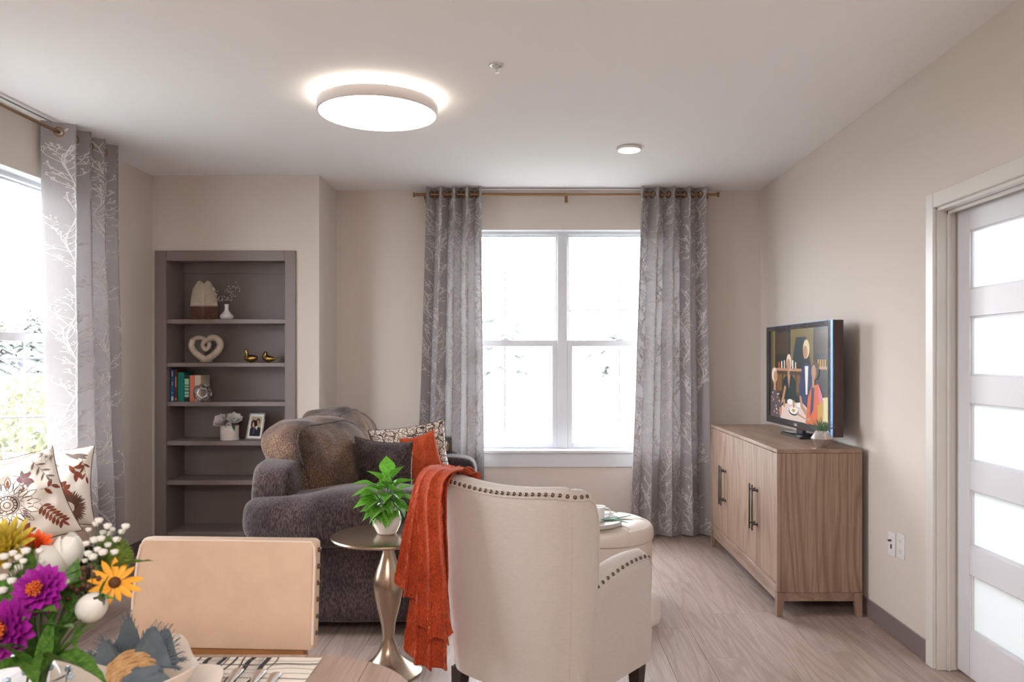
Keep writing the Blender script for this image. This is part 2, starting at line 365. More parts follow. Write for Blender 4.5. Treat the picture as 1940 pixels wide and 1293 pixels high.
mb = MB(); mb.box(XL-T, XR+T, YF-T, YB+T, H, H+.15); mb.box(XR+T, 4.55, 1.55, 4.45, H, H+.15); struct('ceiling', mb, ceil_m)
fl = MB(); fl.box(XL-T, XR+T, YF-T, YB+T, -.12, -.009); fl.box(XR, 4.55, 1.55, 4.45, -.12, -.002)
floor = struct('floor', fl, floor_m)
# floor planks, one object each
random.seed(4); pw, pl = .181, 1.22; cache = {}; col_i = 0
x = XL
while x < XR-.01:
    x1 = min(x+pw, XR); y = YF-random.uniform(0, pl)
    while y < YB:
        a, b_ = max(y, YF), min(y+pl, YB)
        if b_-a > .03 and not (x1 < XJ+.01 and a > YS):
            if x < XJ: b_ = min(b_, YS)
            if b_-a > .03:
                key = (round(x1-x, 3), round(b_-a, 3))
                if key not in cache:
                    q = MB(); q.box(.0006, key[0]-.0006, .0006, key[1]-.0006, -.0088, 0, bev=.0008); cache[key] = q.mesh('plank', floor_m)
                o = link('plank', cache[key], floor); o.location = (x, a, random.uniform(-.0003, 0))
        y += pl
    x = x1
# baseboards
def bb(name, boxes):
    mb = MB()
    for q in boxes: mb.box(*q, bev=.003)
    struct(name, mb, base_m)
bb('baseboard_right', [(XR-.008, XR, DY1+.075, YB, 0, .10), (XR-.008, XR, YF, DY0-.075, 0, .10)])
bb('baseboard_back', [(XJ, XR-.008, YB-.008, YB, 0, .10)])
bb('baseboard_left', [(XL, XL+.008, YF, YS, 0, .10)])
bb('baseboard_alcove', [(XJ, XJ+.008, YS, YB-.008, 0, .10), (BX1+.01, XJ+.008, YS-.008, YS, 0, .10)])

# windows: u runs along the wall, d outwards
def window(name, u0, u1, fr, inv_u=False):
    r = struct(name); mp = lambda b_: fr(*b_)
    def bx(mb, u0, u1, d0, d1, z0, z1, bev=.003): mb.box(*fr(u0, u1, d0, d1, z0, z1), bev=bev)
    z0, z1 = WZ; um = (u0+u1)/2
    mb = MB()
    bx(mb, u0, u0+.03, .085, .145, z0, z1); bx(mb, u1-.03, u1, .085, .145, z0, z1)
    bx(mb, u0+.03, u1-.03, .085, .145, z1-.03, z1); bx(mb, u0+.03, u1-.03, .085, .145, z0, z0+.028)
    part('window_frame', mb, white_m, r)
    mb = MB(); bx(mb, um-.040, um+.040, .085, .145, z0+.028, z1-.03); part('mullion', mb, white_m, r)
    zm = 1.52
    for (a, b_) in ((u0+.03, um-.040), (um+.040, u1-.03)):
        for up in (True, False):
            s_ = .016 if up else .042; d0, d1 = (.118, .14) if up else (.090, .114)
            c0, c1 = (zm-.024, z1-.03) if up else (z0+.028, zm+.026)
            rb, rt = (.03, .012) if up else (.040, .05)
            mb = MB()
            bx(mb, a, a+s_, d0, d1, c0, c1); bx(mb, b_-s_, b_, d0, d1, c0, c1)
            bx(mb, a+s_, b_-s_, d0, d1, c0, c0+rb); bx(mb, a+s_, b_-s_, d0, d1, c1-rt, c1)
            sash = part('sash', mb, white_m, r)
            mid = (a+b_)/2; dm = (d0+d1)/2
            for (p, q) in ((a+s_, mid-.005), (mid+.005, b_-s_)):
                mb = MB(); bx(mb, p, q, dm-.002, dm+.002, c0+rb, c1-rt, 0); part('pane', mb, glass_m, sash)
            mb = MB(); bx(mb, mid-.005, mid+.005, dm-.004, dm+.004, c0+rb, c1-rt, .001); part('muntin', mb, white_m, sash)
        mb = MB(); mid = (a+b_)/2; bx(mb, mid-.035, mid+.035, .072, .098, zm+.026, zm+.036); bx(mb, mid-.01, mid+.022, .060, .085, zm+.034, zm+.044); part('sash_lock', mb, white_m, r)
    mb = MB(); bx(mb, u0-.05, u1+.05, -.035, 0, z0-.002, z0+.02); bx(mb, u0, u1, 0, .086, z0-.0005, z0+.02, 0); part('window_sill', mb, white_m, r)
    mb = MB(); bx(mb, u0-.03, u1+.03, -.016, -.0005, z0-.115, z0-.002); part('apron', mb, white_m, r)
    mb = MB(); bx(mb, u0, u1, .001, .085, z1-.004, z1, 0); bx(mb, u0, u0+.004, .001, .085, z0+.02, z1-.004, 0); bx(mb, u1-.004, u1, .001, .085, z0+.02, z1-.004, 0); part('jamb_liner', mb, white_m, r)
    return r
window('window_1', W1[0], W1[1], lambda a, b_, c, d, e, f: (a, b_, YB+c, YB+d, e, f))
window('window_2', W2[0], W2[1], lambda a, b_, c, d, e, f: (XL-d, XL-c, a, b_, e, f))

# sliding door with five frosted lites
dr = struct('door_1'); dx0, dx1 = XR+.085, XR+.122
mb = MB(); lites = [(1.700, 1.956), (1.326, 1.580), (.954, 1.205), (.585, .828), (.215, .460)]
y0, y1, st = DY0+.005, DY1-.004, .105
mb.box(dx0, dx1, y0, y0+st, .012, DZ-.012, bev=.002); mb.box(dx0, dx1, y1-st, y1, .012, DZ-.012, bev=.002)
zz = [DZ-.012]+[q for l in lites for q in (l[1], l[0])]+[.012]
for i in range(0, len(zz), 2): mb.box(dx0, dx1, y0+st, y1-st, zz[i+1], zz[i], bev=.002)
part('door_frame', mb, doorw_m, dr)
for a, b_ in lites:
    mb = MB(); mb.box(dx0+.018, dx0+.024, y0+st, y1-st, a, b_); part('pane', mb, frost_m, dr)
    mb = MB(); g = .007
    for q in ((y0+st, y0+st+g, a, b_), (y1-st-g, y1-st, a, b_), (y0+st+g, y1-st-g, a, a+g), (y0+st+g, y1-st-g, b_-g, b_)):
        mb.box(dx0+.010, dx0+.018, q[0], q[1], q[2], q[3])
    part('glazing_bead', mb, doorw_m, dr)
mb = MB()   # jambs and head
mb.box(XR-.001, XR+.08, DY1-.004, DY1+.012, 0, DZ); mb.box(XR+.042, XR+.055, DY1-.016, DY1-.004, 0, DZ-.01, bev=.002)
mb.box(XR-.001, XR+.08, DY0-.012, DY0+.004, 0, DZ); mb.box(XR-.001, XR+.08, DY0, DY1, DZ-.010, DZ+.01)
mb.box(XR+.042, XR+.055, DY0, DY1-.004, DZ-.026, DZ-.010, bev=.002); mb.box(XR+.125, XR+T, DY1-.05, DY1+.01, 0, DZ); struct('trim_1', mb, trimw_m)
mb = MB()   # casing on the room side
mb.box(XR-.016, XR, DY1+.004, DY1+.072, 0, DZ+.072, bev=.003); mb.box(XR-.016, XR, DY0-.072, DY0-.004, 0, DZ+.072, bev=.003)
mb.box(XR-.0165, XR, DY0-.004, DY1+.004, DZ+.004, DZ+.072, bev=.003); struct('trim_2', mb, trimw_m)
# slim ceiling tracks above the rods
mb = MB(); mb.box(-.62, 1.18, YB-.085, YB-.075, H-.006, H, bev=.001); struct('trim_3', mb, mat('track_grey', (.24, .24, .25), .4))
mb = MB(); mb.box(XL+.072, XL+.080, 2.6, 4.62, H-.006, H, bev=.001); struct('trim_4', mb, MATS['track_grey'])

# ================================================================== OUTSIDE
mb = MB(); mb.box(-140, 140, YB+.3, 160, -.6, -.35); mb.box(-140, XL-.3, -20, YB+.3, -.6, -.35)
asph = mat('pavement', (.17, .17, .165), .9, col2=(.13, .14, .11), nscale=.4); struct('ground', mb, asph)
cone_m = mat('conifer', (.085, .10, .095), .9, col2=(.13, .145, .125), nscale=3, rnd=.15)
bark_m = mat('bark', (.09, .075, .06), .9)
haze_m = mat('haze_tinted_spruce', (.55, .57, .57), .9, col2=(.65, .67, .67), nscale=3, transl=.5)  # distance haze put into the colour of the back-window trees
def conifer(label, x, y, z0, h, r, seed):
    random.seed(seed); t = thing('conifer', label, 'tree', (x, y, z0), 0, 'distant conifers')
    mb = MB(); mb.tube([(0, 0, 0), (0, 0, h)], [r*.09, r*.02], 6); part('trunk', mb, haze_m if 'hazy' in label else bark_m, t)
    mb = MB(); n = 16
    for i in range(n):
        z = h*(.10+.90*i/n); rr = r*(1-i/n)**.8+.1
        for k in range(9):
            a = random.uniform(0, 2*pi); l = rr*random.uniform(.6, 1.1); d = V((cos(a), sin(a), 0)); sd = V((-sin(a), cos(a), 0))*l*.28
            p = V((0, 0, z)); mb.add([p, p+d*l*.6+sd-V((0, 0, l*.1)), p+d*l-V((0, 0, l*.35)), p+d*l*.6-sd-V((0, 0, l*.12)), p+d*l*.5+V((0, 0, l*.1))], [(0, 1, 4), (1, 2, 4), (2, 3, 4), (3, 0, 4)])
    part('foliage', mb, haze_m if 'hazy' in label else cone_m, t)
for i, (px, py, Y, r, lab) in enumerate([(58, 572, 84, 2.6, 'tallest distant conifer seen through the left window'), (46, 584, 97, 2.6, 'distant conifer just left of the tallest one'),
      (71, 580, 110, 3.2, 'distant conifer just right of the tallest one'), (35, 598, 125, 2.8, 'small distant conifer beside the window grille'), (2, 596, 76, 2.4, 'distant conifer at the left edge of the photo'),
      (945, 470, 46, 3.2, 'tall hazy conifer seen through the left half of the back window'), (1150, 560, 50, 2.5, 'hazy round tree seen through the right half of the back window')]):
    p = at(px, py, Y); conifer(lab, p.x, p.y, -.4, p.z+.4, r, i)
bush_m = mat('bush_leaf', (.09, .10, .06), .9, col2=(.20, .19, .075), nscale=2, transl=.2, rnd=.2)
def bush(label, c, r, seed):
    random.seed(seed); mb = MB()
    for k in range(1300):
        d = V((random.gauss(0, 1), random.gauss(0, 1), random.gauss(0, 1))).normalized()*random.uniform(.55, 1)
        p = V(c)+V((d.x*r[0], d.y*r[1], abs(d.z)*r[2])); a = V((random.gauss(0, 1), random.gauss(0, 1), random.gauss(0, 1))).normalized()*.07; b_ = a.orthogonal().normalized()*.035
        mb.add([p-a, p+b_, p+a, p-b_], [(0, 1, 2, 3)])
    solo('bush', label, 'bush', mb, bush_m, 'bushes along the fence', recalc=False)
for i, (px, Y, rr, rz, lab) in enumerate([(25, 9.0, .9, .75, 'low pale bush outside the left window, at the left edge'), (78, 9.6, 1.0, .95, 'pale bush outside the left window below the fence post'),
      (90, 13.5, 1.2, 1.7, 'yellow-green bush outside the left window behind the fence')]):
    p = at(px, CY, Y); bush(lab, (p.x, p.y, -.4), (rr, rr, rz), 20+i)
# chain link fence
fn_m = mat('galvanised', (.085, .085, .09), .6, metal=.0)
fr_ = thing('chain_link_fence', 'galvanised chain link fence outside the left window', 'fence', (-7.2, 11.4, -.4))
A0, A1, B0 = V((-14, 8.2, -.4)), V((-3.2, 13.3, -.4)), 1.85
for k in range(5):
    p = A0.lerp(A1, k/4); mb = MB(); mb.tube([p, p+V((0, 0, B0))], .04, 8); part('post', mb, fn_m, fr_, w=True)
for z in (.95, B0-.05):
    mb = MB(); mb.tube([A0+V((0, 0, z)), A1+V((0, 0, z))], .022, 6); part('rail', mb, fn_m, fr_, w=True)
mb = MB(); nn = 90
for k in range(-12, nn):
    for sg in (0, 1):
        u0, u1 = k/nn, (k+12)/nn
        if sg: u0, u1 = u1, u0
        z0, z1 = 0, B0
        def clip(u, z, uu, zz_):
            return None
        a, c = (u0, 0.), (u1, B0)
        # clip to the fence length
        def cl(a, c):
            if a[0] < 0: t_ = (0-a[0])/(c[0]-a[0]); a = (0, a[1]+t_*(c[1]-a[1]))
            if a[0] > 1: t_ = (1-a[0])/(c[0]-a[0]); a = (1, a[1]+t_*(c[1]-a[1]))
            return a
        if (a[0] < 0 and c[0] < 0) or (a[0] > 1 and c[0] > 1): continue
        a2 = cl(a, c); c2 = cl(c, a)
        mb.tube([A0.lerp(A1, a2[0])+V((0, 0, a2[1])), A0.lerp(A1, c2[0])+V((0, 0, c2[1]))], .004, 3, cap=False)
part('wire_mesh', mb, fn_m, fr_, w=True, kind='stuff', recalc=False)
# parked car far away, and a yellow skip behind the back window
def car(label, loc, rz, col):
    t = thing('car', label, 'car', loc, rz, None)
    body = MB(); prof = [(-2.2, .35), (-2.2, .8), (-1.9, .95), (-1.35, 1.0), (-.85, 1.42), (.55, 1.45), (1.15, 1.0), (2.0, .9), (2.2, .7), (2.2, .35)]
    body.rings([[(x_*(1-.03*abs(s_)), s_*.85*(1 if z_ < 1.05 else .82), z_) for x_, z_ in prof] for s_ in (-1, -.6, .6, 1)]); part('body', body, mat('car_paint_'+str(len(MATS)), col, .3, coat=.5), t)
    wb = MB()
    for s_ in (-1, 1):
        wb.add([(-1.25, s_*.80, 1.03), (-.82, s_*.72, 1.37), (.5, s_*.72, 1.39), (1.0, s_*.80, 1.03)], [(0, 1, 2, 3)])
    part('side_window', wb, mat('car_glass_'+str(len(MATS)), (.12, .14, .16), .1), t)
    for x_ in (-1.4, 1.4):
        for s_ in (-1, 1):
            q = MB(); q.rings([[(x_+.32*cos(a*pi/8), s_*yy, .32+.32*sin(a*pi/8)) for a in range(16)] for yy in (.66, .87)]); q.rings([[(x_+.18*cos(a*pi/8), s_*yy, .32+.18*sin(a*pi/8)) for a in range(16)] for yy in (.87, .885)], mi=1)
            part('wheel', q, [black_m, silver_m], t)
car('pale silver car parked in the distance, seen through the left window', (-51.5, 78, -.1), .3, (.11, .11, .13))
car('white car parked nearer the fence, seen through the left window', (-17.5, 24, -.4), .5, (.12, .12, .13))
yel = mat('skip_yellow', (.42, .38, .27), .6); red = mat('skip_red', (.40, .30, .30), .6)
t = thing('skip', 'pale yellow skip container outside the back window', 'container', (.45, 16, -.4))
mb = MB(); mb.rings([[(-1.3, -.9, 0), (1.5, -.9, 0), (1.5, .9, 0), (-1.3, .9, 0)], [(-1.7, -1.1, 1.3), (1.9, -1.1, 1.3), (1.9, 1.1, 1.3), (-1.7, 1.1, 1.3)]]); part('hopper', mb, yel, t)
mb = MB(); mb.box(-1.76, 1.96, -1.16, 1.16, 1.28, 1.38, bev=.01); part('rim', mb, yel, t)
for x_ in (-1.35, 1.5):
    mb = MB(); mb.box(x_, x_+.14, -1.2, -1.0, .05, 1.3, bev=.01); part('rib', mb, red, t)
t = thing('house', 'hazy pale house seen through the right half of the back window', 'building', (7.5, 58, -.4))
mb = MB(); mb.box(-5, 6, -3, 3, 0, 5.2); part('wall', mb, mat('siding', (.35, .35, .35), .8), t)
mb = MB(); mb.rings([[(-5.6, -3.6, 5.2), (-5.6, 3.6, 5.2), (-5.6, 0, 7.2)], [(6.6, -3.6, 5.2), (6.6, 3.6, 5.2), (6.6, 0, 7.2)]]); part('roof', mb, mat('roofing', (.25, .25, .26), .9), t)
for k in range(3):
    mb = MB(); mb.box(-3.6+3.2*k, -2.4+3.2*k, -3.05, -2.99, 2.8, 4.2, bev=.01); part('window', mb, mat('far_glass_%d' % k, s2l(150, 160, 175), .2), t)

# ================================================================== CEILING FIXTURES
p = V((-.812, 4.02, H)); t = thing('ceiling_lamp', 'large round white ceiling lamp with glowing disc and halo', 'ceiling lamp', p)
R_ = .305
mb = MB(); mb.lathe([(R_-.012, -.038), (R_-.002, -.036), (R_, -.040), (R_, -.088), (R_-.004, -.091), (R_-.008, -.091), (R_-.008, -.06), (R_-.012, -.055)], 72, cap=False); part('housing', mb, lampw_m, t)
mb = MB(); mb.lathe([(.02, -.050), (R_-.03, -.050), (R_-.0085, -.060), (R_-.0085, -.0895), (R_-.03, -.0925), (.02, -.0935)], 72); part('diffuser', mb, glow_m, t)
mb = MB(); mb.lathe([(.14, 0), (.15, -.002), (.15, -.040), (.14, -.046)], 48); part('mount', mb, lampw_m, t)
mb = MB(); mb.lathe([(.19, -.040), (.25, -.040), (.25, -.046), (.19, -.046)], 64, cap=False)
mb.rings([[(r_*cos(2*pi*j/64), r_*sin(2*pi*j/64), -.040) for j in range(64)] for r_ in (.19, .25)], cap=False); part('uplight_ring', mb, halo_m, t)
p = V((.596, 4.98, H)); t = thing('downlight', 'small round white disc ceiling light near the back window', 'ceiling light', p)
mb = MB(); mb.lathe([(.06, 0), (.078, -.002), (.080, -.008), (.076, -.018), (.070, -.020)], 40); part('trim_ring', mb, lampw_m, t)
mb = MB(); mb.lathe([(.01, -.0195), (.069, -.0195), (.069, -.022), (.05, -.0245), (.01, -.026)], 40); part('diffuser', mb, glow_m, t)
p = at(941, 123.5, 3.58); p.z = H; t = thing('sprinkler', 'small white pendent fire sprinkler in the ceiling', 'sprinkler', p)
chrome_w = mat('sprinkler_white', (.72, .72, .72), .3, metal=.3)
mb = MB(); mb.lathe([(.020, -.001), (.036, 0), (.037, -.003), (.033, -.006), (.022, -.003)], 32, cap=False); part('escutcheon', mb, chrome_w, t)
mb = MB(); mb.lathe([(.011, 0), (.011, -.006), (.006, -.010), (.0025, -.012), (.0025, -.030), (.002, -.034)], 16); part('stem', mb, chrome_w, t)
mb = MB(); mb.lathe([(.002, -.034), (.010, -.035), (.010, -.037), (.002, -.038)], 16); part('deflector', mb, chrome_w, t)
# ================================================================== BOOKCASE
t = thing('bookcase', 'built-in taupe bookcase with open shelves in the left part of the far wall', 'bookcase', (-2.28, 5.9, 0))
IX0, IX1, IZ = -2.712, -1.842, 2.115; BKY = 6.035
SH = [(1.654, 1.686), (1.336, 1.366), (1.046, 1.078), (.757, .790), (.466, .500)]
mb = MB()
mb.box(BX0-.012, IX0, YS-.018, YS+.02, 0, BZ1+.010, bev=.002); mb.box(IX1, BX1+.012, YS-.018, YS+.02, 0, BZ1+.010, bev=.002)
mb.box(IX0, IX1, YS-.018, YS+.02, IZ, BZ1+.010, bev=.002); mb.box(IX0, IX1, YS-.018, YS+.02, 0, .09, bev=.002)
part('face_frame', mb, book_m, t, w=True)
for a, b_ in ((IX0-.02, IX0-.001), (IX1+.001, IX1+.02)):
    mb = MB(); mb.box(a, b_, YS+.02, BKY, 0, BZ1-.01); part('side_panel', mb, book_m, t, w=True)
mb = MB(); mb.box(IX0-.001, IX1+.001, BKY, BKY+.012, 0, BZ1-.01); part('back_panel', mb, book_m, t, w=True)
mb = MB(); mb.box(IX0-.001, IX1+.001, YS+.02, BKY, IZ+.02, IZ+.04); mb.box(IX0, IX1, BKY-.02, BKY, IZ-.06, IZ+.02); part('top_panel', mb, book_m, t, w=True)
for a, b_ in SH+[(.09, .122)]:
    mb = MB(); mb.box(IX0+.001, IX1-.001, YS-.004, BKY-.001, a, b_, bev=.0015); part('shelf', mb, book_m, t, w=True)
# --- shelf 1
def P(px, Y): return (px-CX)/F*Y
Z1, Z2, Z3, Z4 = [s_[1] for s_ in SH[:4]]
feath_m = mat('carved_feather', s2l(206, 192, 176), .55, bump=.2, bscale=80)
N, K, b = nodes(feath_m); tc = N.new('ShaderNodeTexCoord'); sx = N.new('ShaderNodeSeparateXYZ'); K.new(tc.outputs['Object'], sx.inputs[0])
r = N.new('ShaderNodeValToRGB'); r.color_ramp.elements[0].position = .098; r.color_ramp.elements[1].position = .112
r.color_ramp.elements[0].color = L(s2l(112, 80, 68)); r.color_ramp.elements[1].color = L(s2l(214, 202, 186)); K.new(sx.outputs[2], r.inputs[0]); K.new(r.outputs[0], b.inputs['Base Color'])
def feather(u, v, back=False):      # u across -1..1, v up 0..1
    hw = .104*(1-.46*max(0, v-.25)**2.2)*(1-.14*max(0, .3-v)); a = u*2-1
    top = .285*(1-.09*abs(a)**2)+.030*sin(pi*min(1, abs(a)*1.15))-.016*(1-abs(a))
    z = v*top+.014*abs(a)*(v**1.5)*-1
    rib = .0060*sin((v*24-abs(a)*3.2)*2*pi)*min(1, abs(a)*6)*(.4+.6*v if v > .02 else 0)
    edge = max(0, 1-abs(a)**4)**.5*min(1, (1-v)*9+.15)
    y = -(.014*edge+rib-.010*math.exp(-(a/.07)**2)) if not back else .012*edge
    return (a*hw, y, z)
mb = MB(); mb.grid(lambda u, v: feather(u, v), 44, 150); mb.grid(lambda u, v: feather(u, v, True), 44, 20)
o = solo('feather_sculpture', 'carved feather sculpture, cream above and brown at its foot, on the top shelf', 'sculpture', mb, feath_m)
o.location = (P(386, 5.86), 5.86, Z1)
o.rotation_euler = (0, 0, 0)
p = V((P(429.5, 5.85), 5.85, Z1)); t = thing('bud_vase', 'small white bud vase with dry blossom twigs on the top shelf', 'vase', p)
mb = MB(); mb.lathe([(.022, 0), (.042, .006), (.050, .022), (.047, .036), (.030, .052), (.018, .068), (.014, .088), (.015, .108), (.0185, .118), (.016, .118), (.012, .106), (.010, .07)], 36); part('vase', mb, ceram_m, t)
random.seed(3); tw = MB(); bl = MB(); bl.ell((0, 0, 0), (1, 1, 1), 8, 5); bme = bl.mesh('blossom', petw_m)
for tx, tz in ((-.10, .235), (-.085, .175), (-.045, .16), (.0, .2), (.035, .24), (.075, .27), (.055, .2), (.082, .225)):
    A = [(0, 0, .06), (tx*.25, 0, .13), (tx*.7, random.uniform(-.02, .02), tz*.8), (tx, random.uniform(-.03, .03), tz)]
    Q = smooth(A, 5); tw.tube(Q, .0008, 4)
    for k in range(9):
        q = Q[random.randint(6, len(Q)-1)]; e = q+V((random.gauss(0, .014), random.gauss(0, .012), abs(random.gauss(0, .012)))); tw.tube([q, e], .0005, 3)
        inst('blossom', bme, t, Matrix.Translation(e) @ Matrix.Scale(random.uniform(.0028, .0048), 4))
part('twigs', tw, twg_m, t)
# --- shelf 2: heart and birds
Y2 = 5.86; sc_ = Y2/F/6.8045; hx, hz = 343, 1206
hp = [(300, 905), (240, 893), (178, 918), (157, 985), (180, 1055), (245, 1120), (343, 1172), (440, 1120), (505, 1055), (530, 985), (508, 918), (446, 893), (385, 912), (330, 950), (308, 1000), (342, 1048), (380, 1002), (362, 948)]
hd = [.012]*3+[0]*7+[-.012]*3+[-.018, -.008, 0, .008, .016]
Q = smooth([((a-hx)*sc_, hd[i], (hz-b_)*sc_) for i, (a, b_) in enumerate(hp)], 7, closed=True)
mb = MB(); rr = []
for i in range(len(Q)):
    k = i/7; rr.append(.0235+.003*sin(pi*min(1, max(0, (k-3)/8))) if 2 < k < 12 else .0165)
mb.tube(Q, rr, 14, closed=True, up0=(0, 1, 0))
mb.lathe([(.0, 0), (.045, 0), (.045, .006), (.03, .012)], 24, c=(0, 0, 0))
o = solo('heart_sculpture', 'cream ceramic open heart sculpture with a looped centre on the second shelf', 'sculpture', mb, bone_m); o.location = (P(343/6.8045+340, Y2), Y2, Z2)
def bird(name, label, px, pts, rad, beak, tailw):
    mb = MB(); Q = smooth(pts, 6); n = len(Q); R2 = []
    for i in range(n):
        f_ = i/(n-1)*(len(rad)-1); a = int(f_); R2.append(rad[a]+(rad[min(a+1, len(rad)-1)]-rad[a])*(f_-a))
    mb.tube(Q, R2, 16, flat=.85, up0=(0, 1, 0)); e = Q[-1]; mb.tube([e, e+V(beak)], [.006, .001], 8)
    o = solo(name, label, 'figurine', mb, gold_m, 'gold birds on the second shelf'); o.location = (P(px, 5.86), 5.86, Z2); return o
k_ = 5.86/F/6.8045
bird('bird_figurine', 'gold bird figurine with its neck raised, left of the two on the second shelf', 475,
     [((1000-918)*k_, 0, (1206-1130)*k_), ((970-918)*k_, 0, (1206-1140)*k_), ((918-918)*k_, 0, (1206-1150)*k_), ((868-918)*k_, 0, (1206-1138)*k_), ((862-918)*k_, 0, (1206-1085)*k_), ((850-918)*k_, 0, (1206-1045)*k_), ((838-918)*k_, 0, (1206-1035)*k_)],
     [.006, .026, .036, .028, .012, .012, .009], (-.012, 0, .001), 0)
bird('bird_figurine', 'gold bird figurine with a pointed raised tail, right of the two on the second shelf', 513,
     [((1292-1155)*k_, 0, (1206-1118)*k_), ((1245-1155)*k_, 0, (1206-1145)*k_), ((1195-1155)*k_, 0, (1206-1150)*k_), ((1150-1155)*k_, 0, (1206-1150)*k_), ((1110-1155)*k_, 0, (1206-1120)*k_), ((1118-1155)*k_, 0, (1206-1078)*k_), ((1105-1155)*k_, 0, (1206-1070)*k_)],
     [.003, .007, .024, .034, .027, .017, .012], (-.012, 0, .0), 0)
# --- shelf 3: books, wire ball
def book(label, px0, px1, pyt, col, bands=(), depth=.16, pages=True):
    Y = 5.785; x0, x1 = P(px0, Y), P(px1, Y); h = CH+(CY-pyt)/F*Y-Z3; w_ = x1-x0
    t = thing('book', label, 'book', ((x0+x1)/2, Y, Z3), 0, 'books on the third shelf'); cm = mat('book_cloth_%d' % len(MATS), col, .6)
    mb = MB(); hw = w_/2-.0006
    mb.box(-hw, -hw+.003, .003, depth, 0, h, bev=.0006); mb.box(hw-.003, hw, .003, depth, 0, h, bev=.0006); mb.box(-hw, hw, 0, .004, 0, h, bev=.001); part('cover', mb, cm, t)
    mb = MB(); mb.box(-hw+.003, hw-.003, .004, depth-.004, .003, h-.003); part('pages', mb, mat('pages_%d' % len(MATS), s2l(226, 216, 200), .9), t)
    for z0, z1, c, f_ in bands:
        mb = MB(); mb.box(-hw*f_, hw*f_, -.0007, .001, z0*h, z1*h); part('spine_print', mb, mat('spine_%d' % len(MATS), c, .6), t)
book('thin blue book, first from the left on the third shelf', 323.6, 329.2, 701, s2l(28, 92, 140), [(.8, .95, s2l(190, 170, 190), .4), (.5, .62, s2l(150, 150, 190), .4), (.03, .16, s2l(170, 200, 220), .8), (.25, .30, s2l(60, 140, 190), .8)])
book('thin maroon book with tan lettering, second from the left on the third shelf', 330, 336, 701, s2l(92, 40, 36), [(.45, .78, s2l(196, 130, 80), .4), (.04, .12, s2l(200, 120, 60), .7)])
book('wide plain teal book on the third shelf', 336.6, 349, 706, s2l(0, 110, 100))
book('black book with pale green banded spine on the third shelf', 349.2, 358.6, 711, s2l(34, 40, 42),
     [(.64, .86, s2l(150, 200, 165), .92), (.54, .61, s2l(130, 190, 155), .92), (.42, .51, s2l(130, 190, 155), .92), (.29, .38, s2l(150, 200, 165), .92), (.17, .26, s2l(150, 200, 165), .92)])
book('coral pink book on the third shelf', 359, 368.4, 711.6, s2l(216, 122, 98))
book('cream book behind the silver wire ball on the third shelf', 368.8, 380.6, 711.6, s2l(214, 196, 178))
Rb = .0655; c0 = V((P(386, 5.80), 5.80-.02, Z3+Rb))
t = thing('wire_ball', 'silver openwork metal ball on the third shelf', 'ornament', (c0.x, c0.y, Z3))
bm = bmesh.new(); bmesh.ops.create_icosphere(bm, subdivisions=1, radius=1); bm.verts.ensure_lookup_table(); bm.faces.ensure_lookup_table()
rot = Matrix.Rotation(.4, 3, 'X') @ Matrix.Rotation(.3, 3, 'Y')
cen = {f.index: rot @ f.calc_center_median().normalized() for f in bm.faces}
for e in bm.edges:
    a, b_ = [cen[f.index] for f in e.link_faces]; mb = MB()
    mb.tube([(a.lerp(b_, k/5)).normalized()*(Rb-.005)+V((0, 0, Rb)) for k in range(6)], .0064, 6); part('band', mb, silver_m, t)
bm.free()
# --- shelf 4: flower pot and photo frame
def petal_mesh(name, m, L_=1, W_=.6, cup=.3, n=5, tip=1.0, curl=0):
    mb = MB()
    def fn(u, v):
        wv = sin(pi*min(1, v*.92+.08))**.7*(1-.25*(1-v)) if tip else 1
        x_ = (u*2-1)*W_/2*wv; y_ = v*L_; z_ = cup*L_*(v*v*.5*(1 if curl >= 0 else -1)+((u*2-1)**2)*.25*wv)+curl*v**3
        return (x_, y_, z_)
    mb.grid(fn, 4, n, 0); return mb.mesh(name, m, recalc=False)
def leaf_mesh(name, m, W_=.5, bend=.25, fold=.12, n=8, ser=0, tipf=1.3):
    mb = MB()
    def fn(u, v):
        a = u*2-1; wv = (sin(pi*v**.75)*(1-v)**(.25*tipf)) if 0 < v < 1 else 0
        if ser: wv *= 1+ser*sin(v*40)
        return (a*W_/2*wv, v, fold*abs(a)*wv-bend*v*v+.015*sin(v*25)*abs(a))
    mb.grid(fn, 4, n, 0); return mb.mesh(name, m, recalc=False)
Y4 = 5.84; p = V((P(435, Y4), Y4, Z4)); t = thing('flower_pot', 'white lattice-patterned pot with white roses and hydrangea on the fourth shelf', 'potted flowers', p)
mb = MB(); HP = .108; RP = .066
mb.grid(lambda u, v: ((RP*(.97+.03*v)+.0035*max(0, cos((u*18+v*5)*2*pi), cos((u*18-v*5)*2*pi))-.002)*cos(2*pi*u), (RP*(.97+.03*v)+.0035*max(0, cos((u*18+v*5)*2*pi), cos((u*18-v*5)*2*pi))-.002)*sin(2*pi*u), v*HP), 180, 40, cu=True)
mb.lathe([(.01, 0), (RP*.97, 0)], 40, cap=True); mb.lathe([(RP, HP), (RP-.004, HP+.001), (RP-.006, HP-.02), (.01, HP-.02)], 40)
part('pot', mb, mat('pot_white', s2l(232, 222, 216), .5), t)
pm = petal_mesh('petal', petw_m, 1, .95, .5); random.seed(8)
rosec = mat('blush_petal', s2l(232, 222, 226), .6, transl=.2); pmr = petal_mesh('petal', rosec, 1, 1.05, .55)
